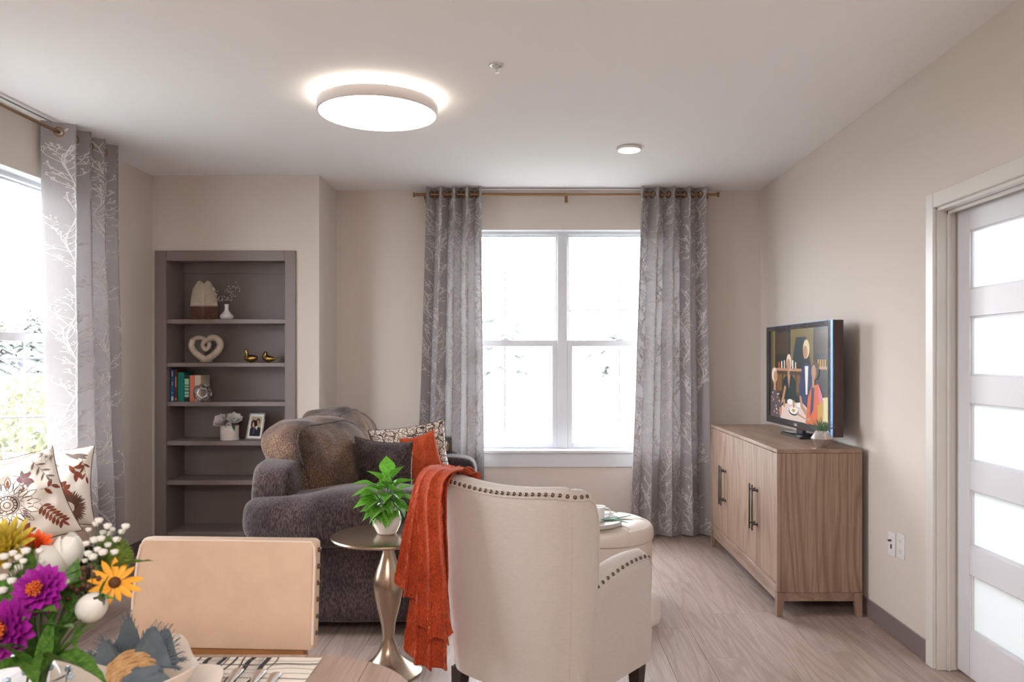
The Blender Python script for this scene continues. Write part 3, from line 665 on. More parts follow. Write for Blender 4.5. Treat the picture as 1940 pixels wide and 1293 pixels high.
def rosehead(t, c, d, r, me, rings=((3, .35, 1.35), (5, .6, 1.1), (7, .9, .75), (8, 1.05, .4)), w=False, rj=.15):
    M0 = orientz(c, d)
    for n_, l_, el in rings:
        ph = random.uniform(0, 6)
        for k in range(n_):
            a = ph+2*pi*k/n_+random.uniform(-rj, rj); e_ = el+random.uniform(-rj, rj)*.6; s_ = r*l_*random.uniform(.92, 1.06)
            M = M0 @ Matrix.Rotation(a, 4, 'Z') @ Matrix.Translation((0, r*.06, 0)) @ Matrix.Rotation(e_, 4, 'X') @ Matrix.Scale(s_, 4)
            inst('petal', me, t, M, w)
rosehead(t, (-.035, -.04, HP+.022), (-.35, -.8, .55), .064, pmr)
rosehead(t, (.045, -.02, HP+.03), (.3, -.6, .8), .064, pm)
rosehead(t, (.0, .03, HP+.04), (0, .1, 1), .062, pm)
rosehead(t, (.015, -.045, HP+.008), (.2, -.9, .1), .035, pmr, rings=((5, .8, .5), (5, .5, 1.0)))
lm = leaf_mesh('leaf', mat('dark_leaf', s2l(40, 92, 44), .45, rnd=.1, col2=s2l(50, 110, 52)), .55)
for c, d, s_ in (((-.05, 0, HP+.005), (-1, -.1, .1), .065), ((.045, -.045, HP+.005), (.35, -.5, -.7), .05), ((.0, -.05, HP), (-.2, -1, -.2), .03)): inst('leaf', lm, t, orient(c, d, .3, s_))
Y5 = 5.83
t = thing('photo_frame', 'tilted silver photo frame with a couple portrait on the fourth shelf', 'picture frame', (P(481, Y5), Y5, Z4), radians(-16))
tl = Matrix.Rotation(radians(-13), 4, 'X'); fw, fh = .143, .205
mb = MB()
for q in ((-fw/2, -fw/2+.012, 0, fh), (fw/2-.012, fw/2, 0, fh), (-fw/2+.012, fw/2-.012, 0, .012), (-fw/2+.012, fw/2-.012, fh-.012, fh)): mb.box(q[0], q[1], -.006, .008, q[2]+.001, q[3], bev=.002, M=tl)
part('frame', mb, silver_m, t)
mb = MB(); mb.box(-fw/2+.01, fw/2-.01, .0, .004, .01, fh-.01, M=tl); part('mount', mb, mat('frame_mount', s2l(240, 240, 236), .8), t)
mb = MB(); mb.box(-.012, .012, .035, .039, .0005, .14, M=Matrix.Rotation(radians(8), 4, 'X')); part('strut', mb, black_m, t)
PC = [mat('photo_'+str(i), s2l(*c), .5) for i, c in enumerate([(196, 180, 150), (44, 30, 26), (230, 190, 160), (30, 28, 34), (206, 160, 130), (60, 84, 130), (236, 228, 220)])]
def flat(mb, pts, k, mi, M, d=.0004): mb.add([(x_, -k*d, z_) for x_, z_ in pts], [tuple(range(len(pts)))], mi, M)
def oval(cx, cz, rx, rz, n=18, a0=0): return [(cx+rx*cos(2*pi*i/n+a0), cz+rz*sin(2*pi*i/n+a0)) for i in range(n)]
mb = MB(); x0, x1, z0, z1 = -.046, .046, .028, fh-.03
flat(mb, [(x0, z0), (x1, z0), (x1, z1), (x0, z1)], 1, 0, tl)
flat(mb, [(x0, z0), (x0+.052, z0), (x0+.045, .085), (x0+.02, .1), (x0, .08)], 2, 1, tl); flat(mb, [(x0+.035, z0), (x1, z0), (x1, .085), (x1-.02, .1), (x0+.05, .09)], 3, 3, tl)
flat(mb, oval(-.022, .118, .021, .032), 2, 1, tl); flat(mb, oval(-.017, .115, .013, .021), 4, 2, tl); flat(mb, oval(.016, .135, .018, .026), 4, 1, tl); flat(mb, oval(.015, .127, .014, .022), 5, 4, tl)
flat(mb, [(.004, .103), (.022, .103), (.012, .07)], 6, 6, tl); flat(mb, [(-.02, .088), (-.008, .095), (-.005, .05), (-.018, .04)], 6, 5, tl)
for ex, ez in ((-.021, .119), (-.012, .119), (.010, .131), (.020, .131)): flat(mb, oval(ex, ez, .0022, .0014, 8), 7, 1, tl)
flat(mb, oval(-.016, .104, .004, .0018, 8), 7, 5, tl); flat(mb, oval(.015, .114, .005, .0014, 8), 7, 1, tl)
part('photo', mb, PC, t, recalc=False)

# ================================================================== CURTAINS AND RODS
def twigs(S, width, height, seed, mb, mi, off, nrm, dens=1.0):
    """printed branches: strokes in cloth metres (a across, z up) laid on the cloth surface S(a/width, z)"""
    random.seed(seed)
    def P3(a, z):
        s_ = a/width; p = V(S(s_, z)); e = .0015
        ta = V(S(s_+e, z))-V(S(s_-e, z)); tz = V((0, 0, 1)); n = ta.cross(tz)
        if n.length < 1e-9: n = V(nrm)
        n.normalize(); return p, n
    def stroke(pts, wd, both=True):
        pts = [q for q in pts if 0.004 < q[0] < width-.004 and .03 < q[1] < height-.02]
        if len(pts) < 2: return
        for sg in (1, -1):
            vs_ = []; fs = []
            for i, (a, z) in enumerate(pts):
                a0, z0 = pts[max(0, i-1)]; a1, z1 = pts[min(len(pts)-1, i+1)]; dx_, dz_ = a1-a0, z1-z0; l = hypot(dx_, dz_) or 1; px_, pz_ = -dz_/l*wd/2, dx_/l*wd/2
                for q in (-1, 1):
                    p, n = P3(a+px_*q, z+pz_*q); vs_.append(p+n*off*sg)
                if i: k = 2*i; fs.append((k-2, k-1, k+1, k))
            mb.add(vs_, fs, mi)
    def curve(a, z, ang, l, wd, bend, n=5):
        pts = [(a, z)]
        for i in range(n):
            ang += bend/n; a += cos(ang)*l/n; z += sin(ang)*l/n; pts.append((a, z))
        stroke(pts, wd); return pts, ang
    def bud(a, z, r):
        stroke([(a-r, z), (a, z), (a+r, z)], r*1.7)
    nst = max(4, int(width/.19*dens))
    for i in range(nst):
        a = (i+.5)/nst*width+random.uniform(-.03, .03); z = random.uniform(-.5, 0)
        while z < height:
            l = random.uniform(.5, .8); ang = pi/2+random.uniform(-.12, .12); a0 = (i+.5)/nst*width+random.uniform(-.03, .03)
            pts = []; ph = random.uniform(0, 6)
            for k in range(22): pts.append((a0+.028*sin(k*.5+ph)+(k/22)*.03*cos(ph), z+l*k/21))
            stroke(pts, .0052)
            for k in range(1, 21):
                for rep in range(2):
                    if random.random() > .9: continue
                    side = 1 if (k+rep) % 2 else -1; ba, bz = pts[k]
                    bl_ = random.uniform(.06, .13)*(1.15-.5*k/21); an = pi/2-side*random.uniform(.45, 1.25)
                    q, an2 = curve(ba, bz, an, bl_, .0034, side*random.uniform(.1, .7))
                    for m_ in range(random.randint(3, 5)):
                        j = random.randint(2, 5); sa = an2+random.uniform(-.9, .9); sl = random.uniform(.014, .036)
                        q2, _ = curve(q[j][0], q[j][1], sa, sl, .0024, random.uniform(-.5, .5), 2); bud(q2[-1][0], q2[-1][1], random.uniform(.003, .0046))
                    bud(q[-1][0], q[-1][1], .0032)
            z += l+random.uniform(.0, .06)
def curtain(label, group, top, bot, n, amp, nrm, ph=0, seed=0, zt=2.742, zb=.012, width=1.15, crest=None, skew=.35, pin=0.0):
    """top, bot: (start, end) of the panel along the rod; folds swing along nrm"""
    tA, tB = V(top[0]), V(top[1]); bA, bB = V(bot[0]), V(bot[1]); nv = V(nrm); h = zt-zb
    tv = (tB-tA).normalized()
    rnd_ = [random.Random(seed*7+k).uniform(-1, 1) for k in range(40)]
    def S(s_, z):
        k = 1-z/h; kk = k**1.3
        base = tA.lerp(tB, s_).lerp(bA.lerp(bB, s_), kk)
        th = 2*pi*n*s_+ph
        th += .35*kk*sin(2*pi*s_*1.7+rnd_[0]*3)+.25*kk*sin(z*1.3+rnd_[1]*5)
        A = amp*(1-.15*kk+.25*kk*sin(s_*9+rnd_[2]*4))
        wv = sin(th); wv = wv*(1.25-.25*wv*wv)
        o_ = nv*(A*wv)+tv*(skew*amp*sin(2*th)*(1-.5*kk))
        o_ += nv*(.006*kk*sin(z*7+s_*23+rnd_[3]*5)+.004*noise.noise(V((s_*9, z*3, seed))))
        return V((base.x+o_.x, base.y+o_.y, zb+z+(.010*abs(sin(th))*(1-k)**30)))
    c = (bA+bB)/2; t = thing('curtain', label, 'curtain', (c.x, c.y, 0), 0, group)
    mb = MB(); mb.grid(lambda u, v: S(u, v*h), 26*n, 56); twigs(S, width, h, seed, mb, 1, .0012, nrm)
    # hem stitch
    part('cloth', mb, [curt_m, twig_m], t, w=True, ang=80, recalc=False)
    return t, S, h
rodY = YB-.095; rodZ = 2.690
ta, S1, h1 = curtain('grey branch-print curtain on the left of the back window, behind the sofa', 'branch-print curtains', ((P(813, rodY), rodY, 0), (P(912, rodY), rodY, 0)), ((P(786, rodY), rodY+.0, 0), (P(921, rodY), rodY-.02, 0)), 4, .062, (0, -1, 0), ph=pi/2+.3, seed=1)
tb, S2, h2 = curtain('grey branch-print curtain on the right of the back window, beside the cabinet', 'branch-print curtains', ((P(1213, rodY), rodY, 0), (P(1332, rodY), rodY, 0)), ((P(1186, rodY-.06), rodY-.08, 0), (P(1344, rodY), rodY-.02, 0)), 4, .062, (0, -1, 0), ph=pi/2-.4, seed=2)
rx = XL+.105
tc_, S3, h3 = curtain('grey branch-print curtain at the right side of the left window', 'branch-print curtains', ((rx, 4.42, 0), (rx, 5.02, 0)), ((rx+.0, 4.48, 0), (rx+.05, 5.10, 0)), 4, .080, (1, 0, 0), ph=-1.3, seed=3, skew=.2)
def grommets(t, S, n, ph, h, rodp, axis):
    zr = rodZ-.012
    for k in range(-2, 2*n+3):
        s_ = (k*pi-ph)/(2*pi*n)
        if not .01 < s_ < .99: continue
        p = V(S(s_, zr)); tn = (V(S(s_+.002, zr))-V(S(s_-.002, zr))); tn.z = 0; tn.normalize(); d = V((-tn.y, tn.x, 0))
        mb = MB(); Mq = orientz((p.x, p.y, rodZ), d)
        mb.rings([[(rr*cos(2*pi*j/24), rr*sin(2*pi*j/24), zz_) for j in range(24)] for rr, zz_ in ((.020, -.003), (.029, -.003), (.029, .003), (.020, .003))], closed=True, M=Mq)
        part('grommet', mb, brass_m, t, w=True)
grommets(ta, S1, 4, pi/2+.3, h1, rodY, 0); grommets(tb, S2, 4, pi/2-.4, h2, rodY, 0); grommets(tc_, S3, 4, -1.3, h3, rx, 1)
def rod(label, A, B, wallv, brk, thick_to):
    t = thing('curtain_rod', label, 'curtain rod', ((V(A)+V(B))/2), 0, 'bronze curtain rods'); A, B = V(A), V(B); d = (B-A).normalized()
    mb = MB(); mb.tube([A, B], .0095, 16); part('rod', mb, brass_m, t, w=True)
    mb = MB(); q = A.lerp(B, thick_to); mb.tube([A, q, q+d*.001], [.0125, .0125, .009], 16); part('sleeve', mb, brass_m, t, w=True)
    for e, s_ in ((A, -1), (B, 1)):
        mb = MB(); mb.tube([e-d*s_*.004, e+d*s_*.012, e+d*s_*.0125, e+d*s_*.020, e+d*s_*.022], [.0115, .013, .021, .021, .016], 18); part('finial', mb, brass_m, t, w=True)
    for f_ in brk:
        c = A.lerp(B, f_); mb = MB(); w_ = V(wallv)
        mb.tube([c-V((0, 0, .013)), c-V((0, 0, .013))+w_*.094], .006, 8); mb.tube([c+w_*.090-V((0, 0, .045)), c+w_*.090+V((0, 0, .012))], .012, 8, flat=1)
        mb.tube([c+V((0, 0, -.035)), c+V((0, 0, -.012))], .008, 8)
        part('bracket', mb, brass_m, t, w=True)
rod('bronze curtain rod above the back window', (P(788, rodY), rodY, rodZ), (P(1357, rodY), rodY, rodZ), (0, 1, 0), (.03, .502, .97), .5)
rod('bronze curtain rod above the left window', (rx, 2.45, rodZ), (rx, 4.99, rodZ), (-1, 0, 0), (.03, .5, .97), .5)

# ================================================================== TV CABINET AND TV
CX0, CX1, CY0, CY1, CZ = 1.303, 1.765, 4.22, 5.81, .908
t = thing('sideboard', 'long grey-brown oak sideboard with four doors under the television', 'cabinet', ((CX0+CX1)/2, (CY0+CY1)/2, 0))
mb = MB(); mb.box(CX0, CX1, CY0, CY1, CZ-.022, CZ, bev=.002); part('top', mb, cabh_m, t, w=True)
for ya_ in (CY0, CY1-.022):
    mb = MB(); mb.box(CX0, CX0+.022, ya_, ya_+.022, .132, CZ-.023, bev=.002); part('stile', mb, cab_m, t, w=True)
mb = MB(); mb.box(CX0+.023, CX1, CY0+.003, CY0+.022, .132, CZ-.023, bev=.001); part('side_panel', mb, cab_m, t, w=True)
mb = MB(); mb.box(CX0+.023, CX1, CY1-.022, CY1-.003, .132, CZ-.023, bev=.001); part('side_panel', mb, cab_m, t, w=True)
mb = MB(); mb.box(CX0+.03, CX1-.01, CY0+.023, CY1-.023, .134, CZ-.024); part('carcass', mb, black_m, t, w=True)
mb = MB(); mb.box(CX0, CX0+.022, CY0+.023, CY1-.023, .132, .175, bev=.002); part('bottom_rail', mb, cabh_m, t, w=True)
dw = (CY1-CY0-.046)/4
for k in range(4):
    a = CY0+.023+dw*k; mb = MB(); mb.box(CX0+.003, CX0+.023, a+.0012, a+dw-.0012, .178, CZ-.026, bev=.0015); d = part('door', mb, cab_m, t, w=True)
    hy = a+dw-.028 if k % 2 == 0 else a+.028
    mb = MB(); mb.box(CX0-.034, CX0-.026, hy-.006, hy+.006, .385, .655, bev=.001)
    for z in (.42, .62): mb.tube([(CX0-.03, hy, z), (CX0+.004, hy, z)], .005, 10); mb.tube([(CX0-.002, hy, z), (CX0+.0035, hy, z)], .010, 12)
    part('handle', mb, gun_m, d, w=True)
mb = MB(); mb.box(CX0+.006, CX1-.006, CY0+.012, CY0+.03, .082, .130, bev=.001); mb.box(CX0+.006, CX1-.006, CY1-.03, CY1-.012, .082, .130, bev=.001)
mb.box(CX0+.006, CX0+.024, CY0+.03, CY1-.03, .082, .130, bev=.001); mb.box(CX1-.024, CX1-.006, CY0+.03, CY1-.03, .082, .130, bev=.001); part('base_frame', mb, cabh_m, t, w=True)
for sx_, x_ in ((1, CX0), (-1, CX1)):
    for sy_, y_ in ((1, CY0), (-1, CY1)):
        q = lambda w_, z: [(x_, y_, z), (x_+sx_*w_, y_, z), (x_+sx_*w_, y_+sy_*w_, z), (x_, y_+sy_*w_, z)]
        mb = MB(); mb.rings([q(.030, .001), q(.042, .130)]); part('leg', mb, cab_m, t, w=True)
# television: screen faces the room (-X)
A = V((1.655, 4.33)); B = V((1.618, 5.46)); d2 = (B-A).normalized(); ang = atan2(d2.y, d2.x)
t = thing('television', 'black flat screen television showing a kitchen scene, on the sideboard', 'television', (A.x, A.y, CZ), ang)
# local: x along screen (0 near .. W far), y = away... local +y points to -X side (screen side)
TW, z0, z1 = (B-A).length, .052, .705
mb = MB(); mb.box(0, TW, -.045, -.001, z0, z1, bev=.004); part('casing', mb, black_m, t)
bez = mat('tv_bezel', (.03, .027, .030), .12, coat=.6)
mb = MB()
for q in ((0, .075, z0, z1), (TW-.055, TW, z0, z1), (.075, TW-.055, z0, z0+.045), (.075, TW-.055, z1-.030, z1)): mb.box(q[0], q[1], -.001, .006, q[2], q[3], bev=.001)
part('bezel', mb, bez, t)
mb = MB(); mb.box(0, .030, .0055, .009, z0, z1, bev=.001); mb.box(.004, TW, -.001, .007, z1, z1+.002); part('edge_trim', mb, mat('tv_edge', s2l(120, 156, 200), .45, metal=.3), t)
mb = MB(); mb.box(-.004, 0, -.050, .006, z0, z1, bev=.001); part('side_trim', mb, mat('tv_side', s2l(72, 52, 48), .3), t)
sx0, sx1, sz0, sz1 = .075, TW-.055, z0+.045, z1-.030
cols = [(34, 32, 26), (70, 54, 30), (120, 104, 56), (24, 44, 48), (120, 84, 44), (226, 206, 190), (222, 198, 190), (150, 100, 80), (30, 34, 40), (186, 138, 110), (34, 52, 92), (240, 236, 230), (214, 96, 40), (206, 120, 150), (66, 46, 26), (12, 40, 40), (222, 208, 160), (88, 76, 80), (196, 150, 60), (140, 60, 40)]
tvm = []
for i, c in enumerate(cols):
    l = s2l(*c); tvm.append(mat('tv_picture_%d' % i, (.01, .01, .01), .25, emit=l, es=.29))
mb = MB(); lay = [0]
def S_(pts, mi):
    lay[0] += 1; y_ = .0005+lay[0]*.00003
    mb.add([(sx1-(sx1-sx0)*u, y_, sz1-(sz1-sz0)*v) for u, v in pts], [tuple(range(len(pts)))], mi)
def ov(cu, cv, ru, rv, mi, n=16): S_([(cu+ru*cos(2*pi*i/n), cv+rv*sin(2*pi*i/n)) for i in range(n)], mi)
R4 = lambda a, b_, c, d: [(a, b_), (c, b_), (c, d), (a, d)]
S_(R4(0, 0, 1, 1), 0)
for a, b_ in ((.13, .36), (.80, .99)): S_(R4(a, .03, b_, .27), 1); S_(R4(a+.03, .06, (a+b_)/2-.01, .24), 14); S_(R4((a+b_)/2+.01, .06, b_-.03, .24), 14)
S_(R4(.42, .02, .76, .36), 3); S_(R4(.40, .0, .78, .09), 2); S_([(.40, .08), (.50, .08), (.46, .22), (.43, .40), (.40, .40)], 2); S_([(.78, .08), (.66, .08), (.71, .22), (.74, .40), (.78, .40)], 2); S_(R4(.04, .0, .11, .62), 2); S_(R4(.055, .0, .07, .62), 0)
S_(R4(.12, .43, .78, .46), 9); S_(R4(.12, .46, .78, .72), 1)
for k in range(5): S_(R4(.15+k*.12, .50, .24+k*.12, .69), 4)
for k, m_ in enumerate((12, 11, 5, 3, 16, 11, 5)): S_(R4(.18+k*.05, .36-.01*(k % 3), .20+k*.05, .43), m_)
S_(R4(.84, .40, .98, .43), 9)
for k in range(4): S_(R4(.84+k*.035, .33, .86+k*.035, .40), 18)
S_([(.88, .72), (.99, .70), (.99, .95), (.90, .95)], 16)
S_([(.58, 1), (.55, .62), (.60, .40), (.68, .36), (.76, .40), (.80, .60), (.78, 1)], 10); S_([(.645, .40), (.70, .40), (.685, .70), (.66, .70)], 11); ov(.668, .22, .052, .10, 16); ov(.652, .255, .036, .072, 9)   # standing figure
S_([(.25, .84), (.27, .56), (.34, .50), (.42, .50), (.48, .56), (.50, .84)], 15); S_([(.345, .50), (.40, .50), (.375, .66)], 9); ov(.372, .37, .046, .10, 5); ov(.366, .395, .035, .072, 9); S_(R4(.350, .45, .385, .52), 9)
S_([(.02, 1), (.03, .76), (.09, .66), (.16, .68), (.22, .80), (.22, 1)], 17)
random.seed(5)
for k in range(30): ov(random.uniform(.04, .21), random.uniform(.72, .98), .008, .012, random.choice((5, 7, 3, 13)), 6)
S_(R4(.085, .56, .13, .69), 9); ov(.10, .51, .052, .085, 5); ov(.125, .53, .036, .068, 9)
S_([(.22, .98), (.24, .86), (.40, .80), (.62, .80), (.78, .90), (.82, 1), (.22, 1)], 6)
ov(.46, .90, .085, .045, 8); ov(.46, .89, .075, .04, 11); ov(.40, .80, .055, .03, 11); ov(.56, .82, .05, .026, 11); ov(.46, .89, .03, .018, 18)
S_([(.66, 1), (.70, .72), (.76, .60), (.86, .58), (.92, .74), (.92, 1)], 12); S_([(.76, .60), (.80, .59), (.78, .85), (.73, .92)], 10); S_([(.86, .58), (.92, .70), (.90, .82), (.86, .72)], 13); S_([(.84, .80), (.93, .74), (.93, 1), (.86, 1)], 18)
S_(R4(.765, .50, .80, .62), 9); ov(.812, .44, .055, .10, 14); ov(.788, .46, .036, .076, 9)
for P_ in ([(.50, .90), (.66, .95), (.74, .93), (.72, .98), (.52, .93)], [(.56, .72), (.59, .72), (.62, .82), (.70, .88), (.66, .92), (.58, .84)], [(.30, .62), (.33, .64), (.28, .80), (.22, .86)], [(.27, .78), (.31, .78), (.31, .87), (.28, .87)], [(.44, .78), (.48, .78), (.48, .86), (.45, .86)], [(.20, .88), (.25, .88), (.24, .97), (.20, .97)]): S_(P_, 9)
part('screen_picture', mb, tvm, t, recalc=False)
logo = mat('logo_grey', (.55, .55, .58), .4)
mb = MB(); mb.rings([[(TW/2+.03+r_*cos(2*pi*j/16), .0065, z0+.022+r_*sin(2*pi*j/16)) for j in range(16)] for r_ in (.007, .009)], cap=False)
yy = .0068
for q in ((.012, .017, -.008, .008), (.003, .012, -.008, -.004)): mb.box(TW/2+q[0], TW/2+q[1], .006, yy, z0+.022+q[2], z0+.022+q[3])
for q in ((-.004, -.001, -.008, .008), (-.015, -.004, .004, .008), (-.015, -.004, -.008, -.004), (-.015, -.011, -.008, .001), (-.015, -.008, -.001, .002)): mb.box(TW/2+q[0], TW/2+q[1], .006, yy, z0+.022+q[2], z0+.022+q[3])
part('logo', mb, logo, t, label='small grey two-letter maker badge')
mb = MB(); m0 = TW/2; mb.rings([[(m0-.17, .045, .001), (m0+.17, .045, .001), (m0+.17, -.12, .001), (m0-.17, -.12, .001)], [(m0-.17, .045, .012), (m0+.17, .045, .012), (m0+.17, -.12, .012), (m0-.17, -.12, .012)], [(m0-.16, .03, .022), (m0+.16, .03, .022), (m0+.15, -.10, .022), (m0-.15, -.10, .022)]])
mb.box(m0-.05, m0+.05, -.040, -.015, .015, .10, bev=.002); part('stand', mb, mat('tv_stand', (.035, .04, .05), .15, coat=.6), t)
# succulent
p = at(1557, 847, 4.31); p.z = CZ; t = thing('potted_succulent', 'faceted silver pot with a spiky green succulent on the sideboard', 'potted plant', p)
mb = MB(); pr = [(.030, 0), (.060, .048), (.034, .092)]
mb.rings([[(r_*cos(2*pi*(j+(.5 if i == 1 else 0))/6), r_*sin(2*pi*(j+(.5 if i == 1 else 0))/6), z) for j in range(6)] for i, (r_, z) in enumerate(pr)], cap=True)
mb2 = MB(); 
# triangulated hex bipyramid faces
vs_ = []; 
for i, (r_, z) in enumerate(pr):
    for j in range(6): vs_.append((r_*cos(2*pi*(j+(.5 if i == 1 else 0))/6), r_*sin(2*pi*(j+(.5 if i == 1 else 0))/6), z))
fs = []
for j in range(6):
    j2 = (j+1) % 6
    fs += [(j, j2, 6+j), (j2, 6+j2, 6+j), (12+j, 6+j, 12+j2), (12+j2, 6+j, 6+j2)]
fs += [(0, 1, 2, 3, 4, 5), (12, 13, 14, 15, 16, 17)]
mb2.add(vs_, fs); part('pot', mb2, mat('pot_silver', (.66, .62, .60), .16, metal=.85), t, ang=5)
bl = MB(); bl.rings([[(-.035*w_, 0+.12*k, .0+.02*w_), (0, -.02+.12*k, -.02*w_), (.035*w_, .12*k, .02*w_)] for k, w_ in ((0, 1), (3, 1.1), (6, .8), (8.3, .05))], cap=True); sm = bl.mesh('leaf', succ_m)
random.seed(6)
for k in range(34):
    a = k*2.4; e = .35+1.05*(k/34); inst('leaf', sm, t, orient((.008*cos(a), .008*sin(a), .086), (cos(a)*cos(e), sin(a)*cos(e), sin(e)), 0, random.uniform(.062, .088)))
# wall plates
def plate(label, px, kind):
    Y = XR*F/(px-CX); z = at(px, 1031 if px < 1700 else 1035.5, Y).z
    t = thing('wall_plate', label, 'outlet', (XR, Y, z-.06), 0, 'wall plates right of the sideboard')
    mb = MB(); mb.box(-.006, 0, -.037, .037, 0, .120, bev=.002); part('plate', mb, mat('plate_%d' % px, (.78, .77, .78), .35), t)
    if kind == 'jack':
        mb = MB(); mb.box(-.0075, -.005, -.006, .006, .036, .058); part('port', mb, black_m, t)
        mb = MB(); mb.tube([(-.005, 0, .078), (-.022, 0, .078)], .005, 12); part('coax_jack', mb, gun_m, t)
    else:
        for z in (.034, .086):
            mb = MB(); mb.box(-.0075, -.005, -.017, .017, z-.014, z+.014, bev=.002); s_ = part('socket', mb, mat('socket_%d_%d' % (px, z*1000), (.76, .75, .76), .35), t)
            mb = MB()
            for y_ in (-.007, .007): mb.box(-.0079, -.0073, y_-.001, y_+.001, z-.003, z+.006)
            mb.box(-.0079, -.0073, -.002, .002, z-.010, z-.006); part('slot', mb, black_m, s_)
plate('white wall plate with a coaxial jack and a black port, left of the pair', 1690.5, 'jack'); plate('white duplex power outlet plate, right of the pair nearest the door', 1708, 'duplex')
# ================================================================== SOFA
t = thing('sofa', 'dark brown chenille sofa with padded arms in front of the bookcase', 'sofa', (-.93, 4.87, 0))
SY0, SY1, SX0, SX1 = 3.92, 5.80, -1.44, -.43
mb = MB()
mb.soft(((SX0+SX1)/2, (SY0+SY1)/2, .27), ((SX1-SX0)/2, (SY1-SY0)/2, .20), k=14, n=14, amp=.002, ns=6); part('base', mb, che_m, t, w=True)
mb = MB(); mb.soft((SX0+.10, (SY0+SY1)/2, .60), (.125, (SY1-SY0)/2-.02, .275), k=8, n=20, amp=.008, ns=5, seed=2); part('back_frame', mb, che_m, t, w=True)
def padarm(yc, sgn, seed, top=.73):
    # rolled pillow arm: fat overhanging pad on a flat panel
    mb = MB(); mb.soft(((SX0+SX1)/2-.0, yc, .33), ((SX1-SX0)/2, .13, .26), k=12, n=14, amp=.003, ns=6, seed=seed); pn = part('arm_panel', mb, che_m, t, w=True)
    def fn(d, p):
        x_ = (p.x-SX0)/(SX1-SX0); p = p.copy(); p.z += -.012*cos(x_*pi)+.010*sin(x_*9+seed); return p
    mb = MB(); mb.soft(((SX0+SX1)/2-.01, yc+sgn*.03, top-.135), ((SX1-SX0)/2+.035, .175, .145), k=3.4, n=28, amp=.012, ns=5, seed=seed, fn=fn); part('arm_pad', mb, che_m, t, w=True)
padarm(SY0+.12, -1, 3); 
mb = MB(); mb.soft(((SX0+SX1)/2, SY1-.125, .385), ((SX1-SX0)/2, .12, .31), k=9, n=18, amp=.004, ns=6, seed=5); part('arm_panel', mb, che_m, t, w=True)
for i in range(2):
    ya = SY0+.27+i*.70; mb = MB(); mb.soft((-.80, ya+.35, .46), (.40, .345, .085), k=6, n=18, amp=.008, ns=5, seed=9+i); part('seat_cushion', mb, che_m, t, w=True)
def backcush(yc, seed, hw, zt, lean, xo=0, rot=0):
    def fn(d, p):
        q = p.copy(); hz = (q.z-.5)/.55                     # 0 bottom .. 1 top
        q.x += -.12*hz*lean+.05*sin(pi*min(1, max(0, hz)))
        q.x += .018*noise.noise(V((q.y*5, q.z*3, seed)))+.012*sin((q.y*9+q.z*14)+seed)*max(0, hz-.1)
        q.z += -.055*abs(d.y)**3*max(0, hz)+.02*noise.noise(V((q.y*4, q.x*5, seed+3)))
        a, b_ = q.x+1.235-xo, q.y-yc; q.x = -1.235+xo+a*cos(rot)-b_*sin(rot); q.y = yc+a*sin(rot)+b_*cos(rot)
        return q
    mb = MB(); mb.soft((-1.235+xo, yc, .78), (.16, hw, zt), k=4.2, n=34, amp=.014, ns=6, seed=seed, fn=fn)
    c = part('back_cushion', mb, che2_m, t, w=True)
    # welt seam round the front face
    pts = []
    for i in range(64):
        a = 2*pi*i/64; cy, cz = cos(a), sin(a); l = (abs(cy)**6+abs(cz)**6)**(1/6); d = V((.80, cy/l*.97, cz/l*.97)); l2 = (abs(d.x)**4.2+abs(d.y)**4.2+abs(d.z)**4.2)**(1/4.2); d = d/l2
        p = V((-1.235+xo+d.x*.16, yc+d.y*hw, .78+d.z*zt)); q = fn(d, p); q += d*(.014*(noise.noise(q*6+V((seed, 0, 0)))+.5*noise.noise(q*13.8+V((0, seed, 0))))+.002); pts.append(q)
    mb = MB(); mb.tube(pts, .005, 6, closed=True); part('seam', mb, che_m, c, w=True)
backcush(4.42, 4, .355, .285, 1.0, .06, -.36); backcush(5.15, 8, .39, .29, 1.0, .02, -.08)
# legs
for x_ in (SX0+.08, SX1-.08):
    for y_ in (SY0+.08, SY1-.08):
        mb = MB(); mb.rings([[(x_+sx_*r_, y_+sy_*r_, z) for sx_, sy_ in ((-1, -1), (1, -1), (1, 1), (-1, 1))] for r_, z in ((.022, .001), (.030, .09))]); part('leg', mb, darkw_m, t, w=True)
# ================================================================== PILLOWS
def pillow_pt(u, v, side, w_, h_, th, seed=0, ear=.10):
    x_ = w_/2*u*(1-ear*(1-v*v)*abs(u)**2); y_ = h_/2*v*(1-ear*(1-u*u)*abs(v)**2)
    e = max(0, (1-u*u)*(1-v*v)); z_ = side*(th/2*e**.38)
    if e > 0: z_ += side*.006*noise.noise(V((u*3, v*3, seed)))*e**.3*3
    return V((x_, y_, z_))
def pillow(mb, w_, h_, th, M, mi0=0, mi1=0, seed=0, n=28, ear=.10):
    for sd, mi in ((1, mi0), (-1, mi1)): mb.grid(lambda a, b_: pillow_pt(sin((a-.5)*pi), sin((b_-.5)*pi), sd, w_, h_, th, seed, ear), n, n, mi, M)
def piping(mb, w_, h_, M, r=.004, mi=0, ear=.10):
    pts = []; n = 14
    for s_ in range(4):
        for i in range(n):
            a = -1+2*i/n; u, v = ((a, -1), (1, a), (-a, 1), (-1, -a))[s_]; pts.append(M @ pillow_pt(u, v, 1, w_, h_, 0, 0, ear))
    mb.tube(pts, r, 6, closed=True, mi=mi)
def Mp(c, zdir, ydir):      # pillow frame: face normal, up edge
    z_ = V(zdir).normalized(); y_ = V(ydir); x_ = y_.cross(z_).normalized(); y_ = z_.cross(x_).normalized()
    return Matrix.Translation(c) @ Matrix((x_, y_, z_)).transposed().to_4x4()
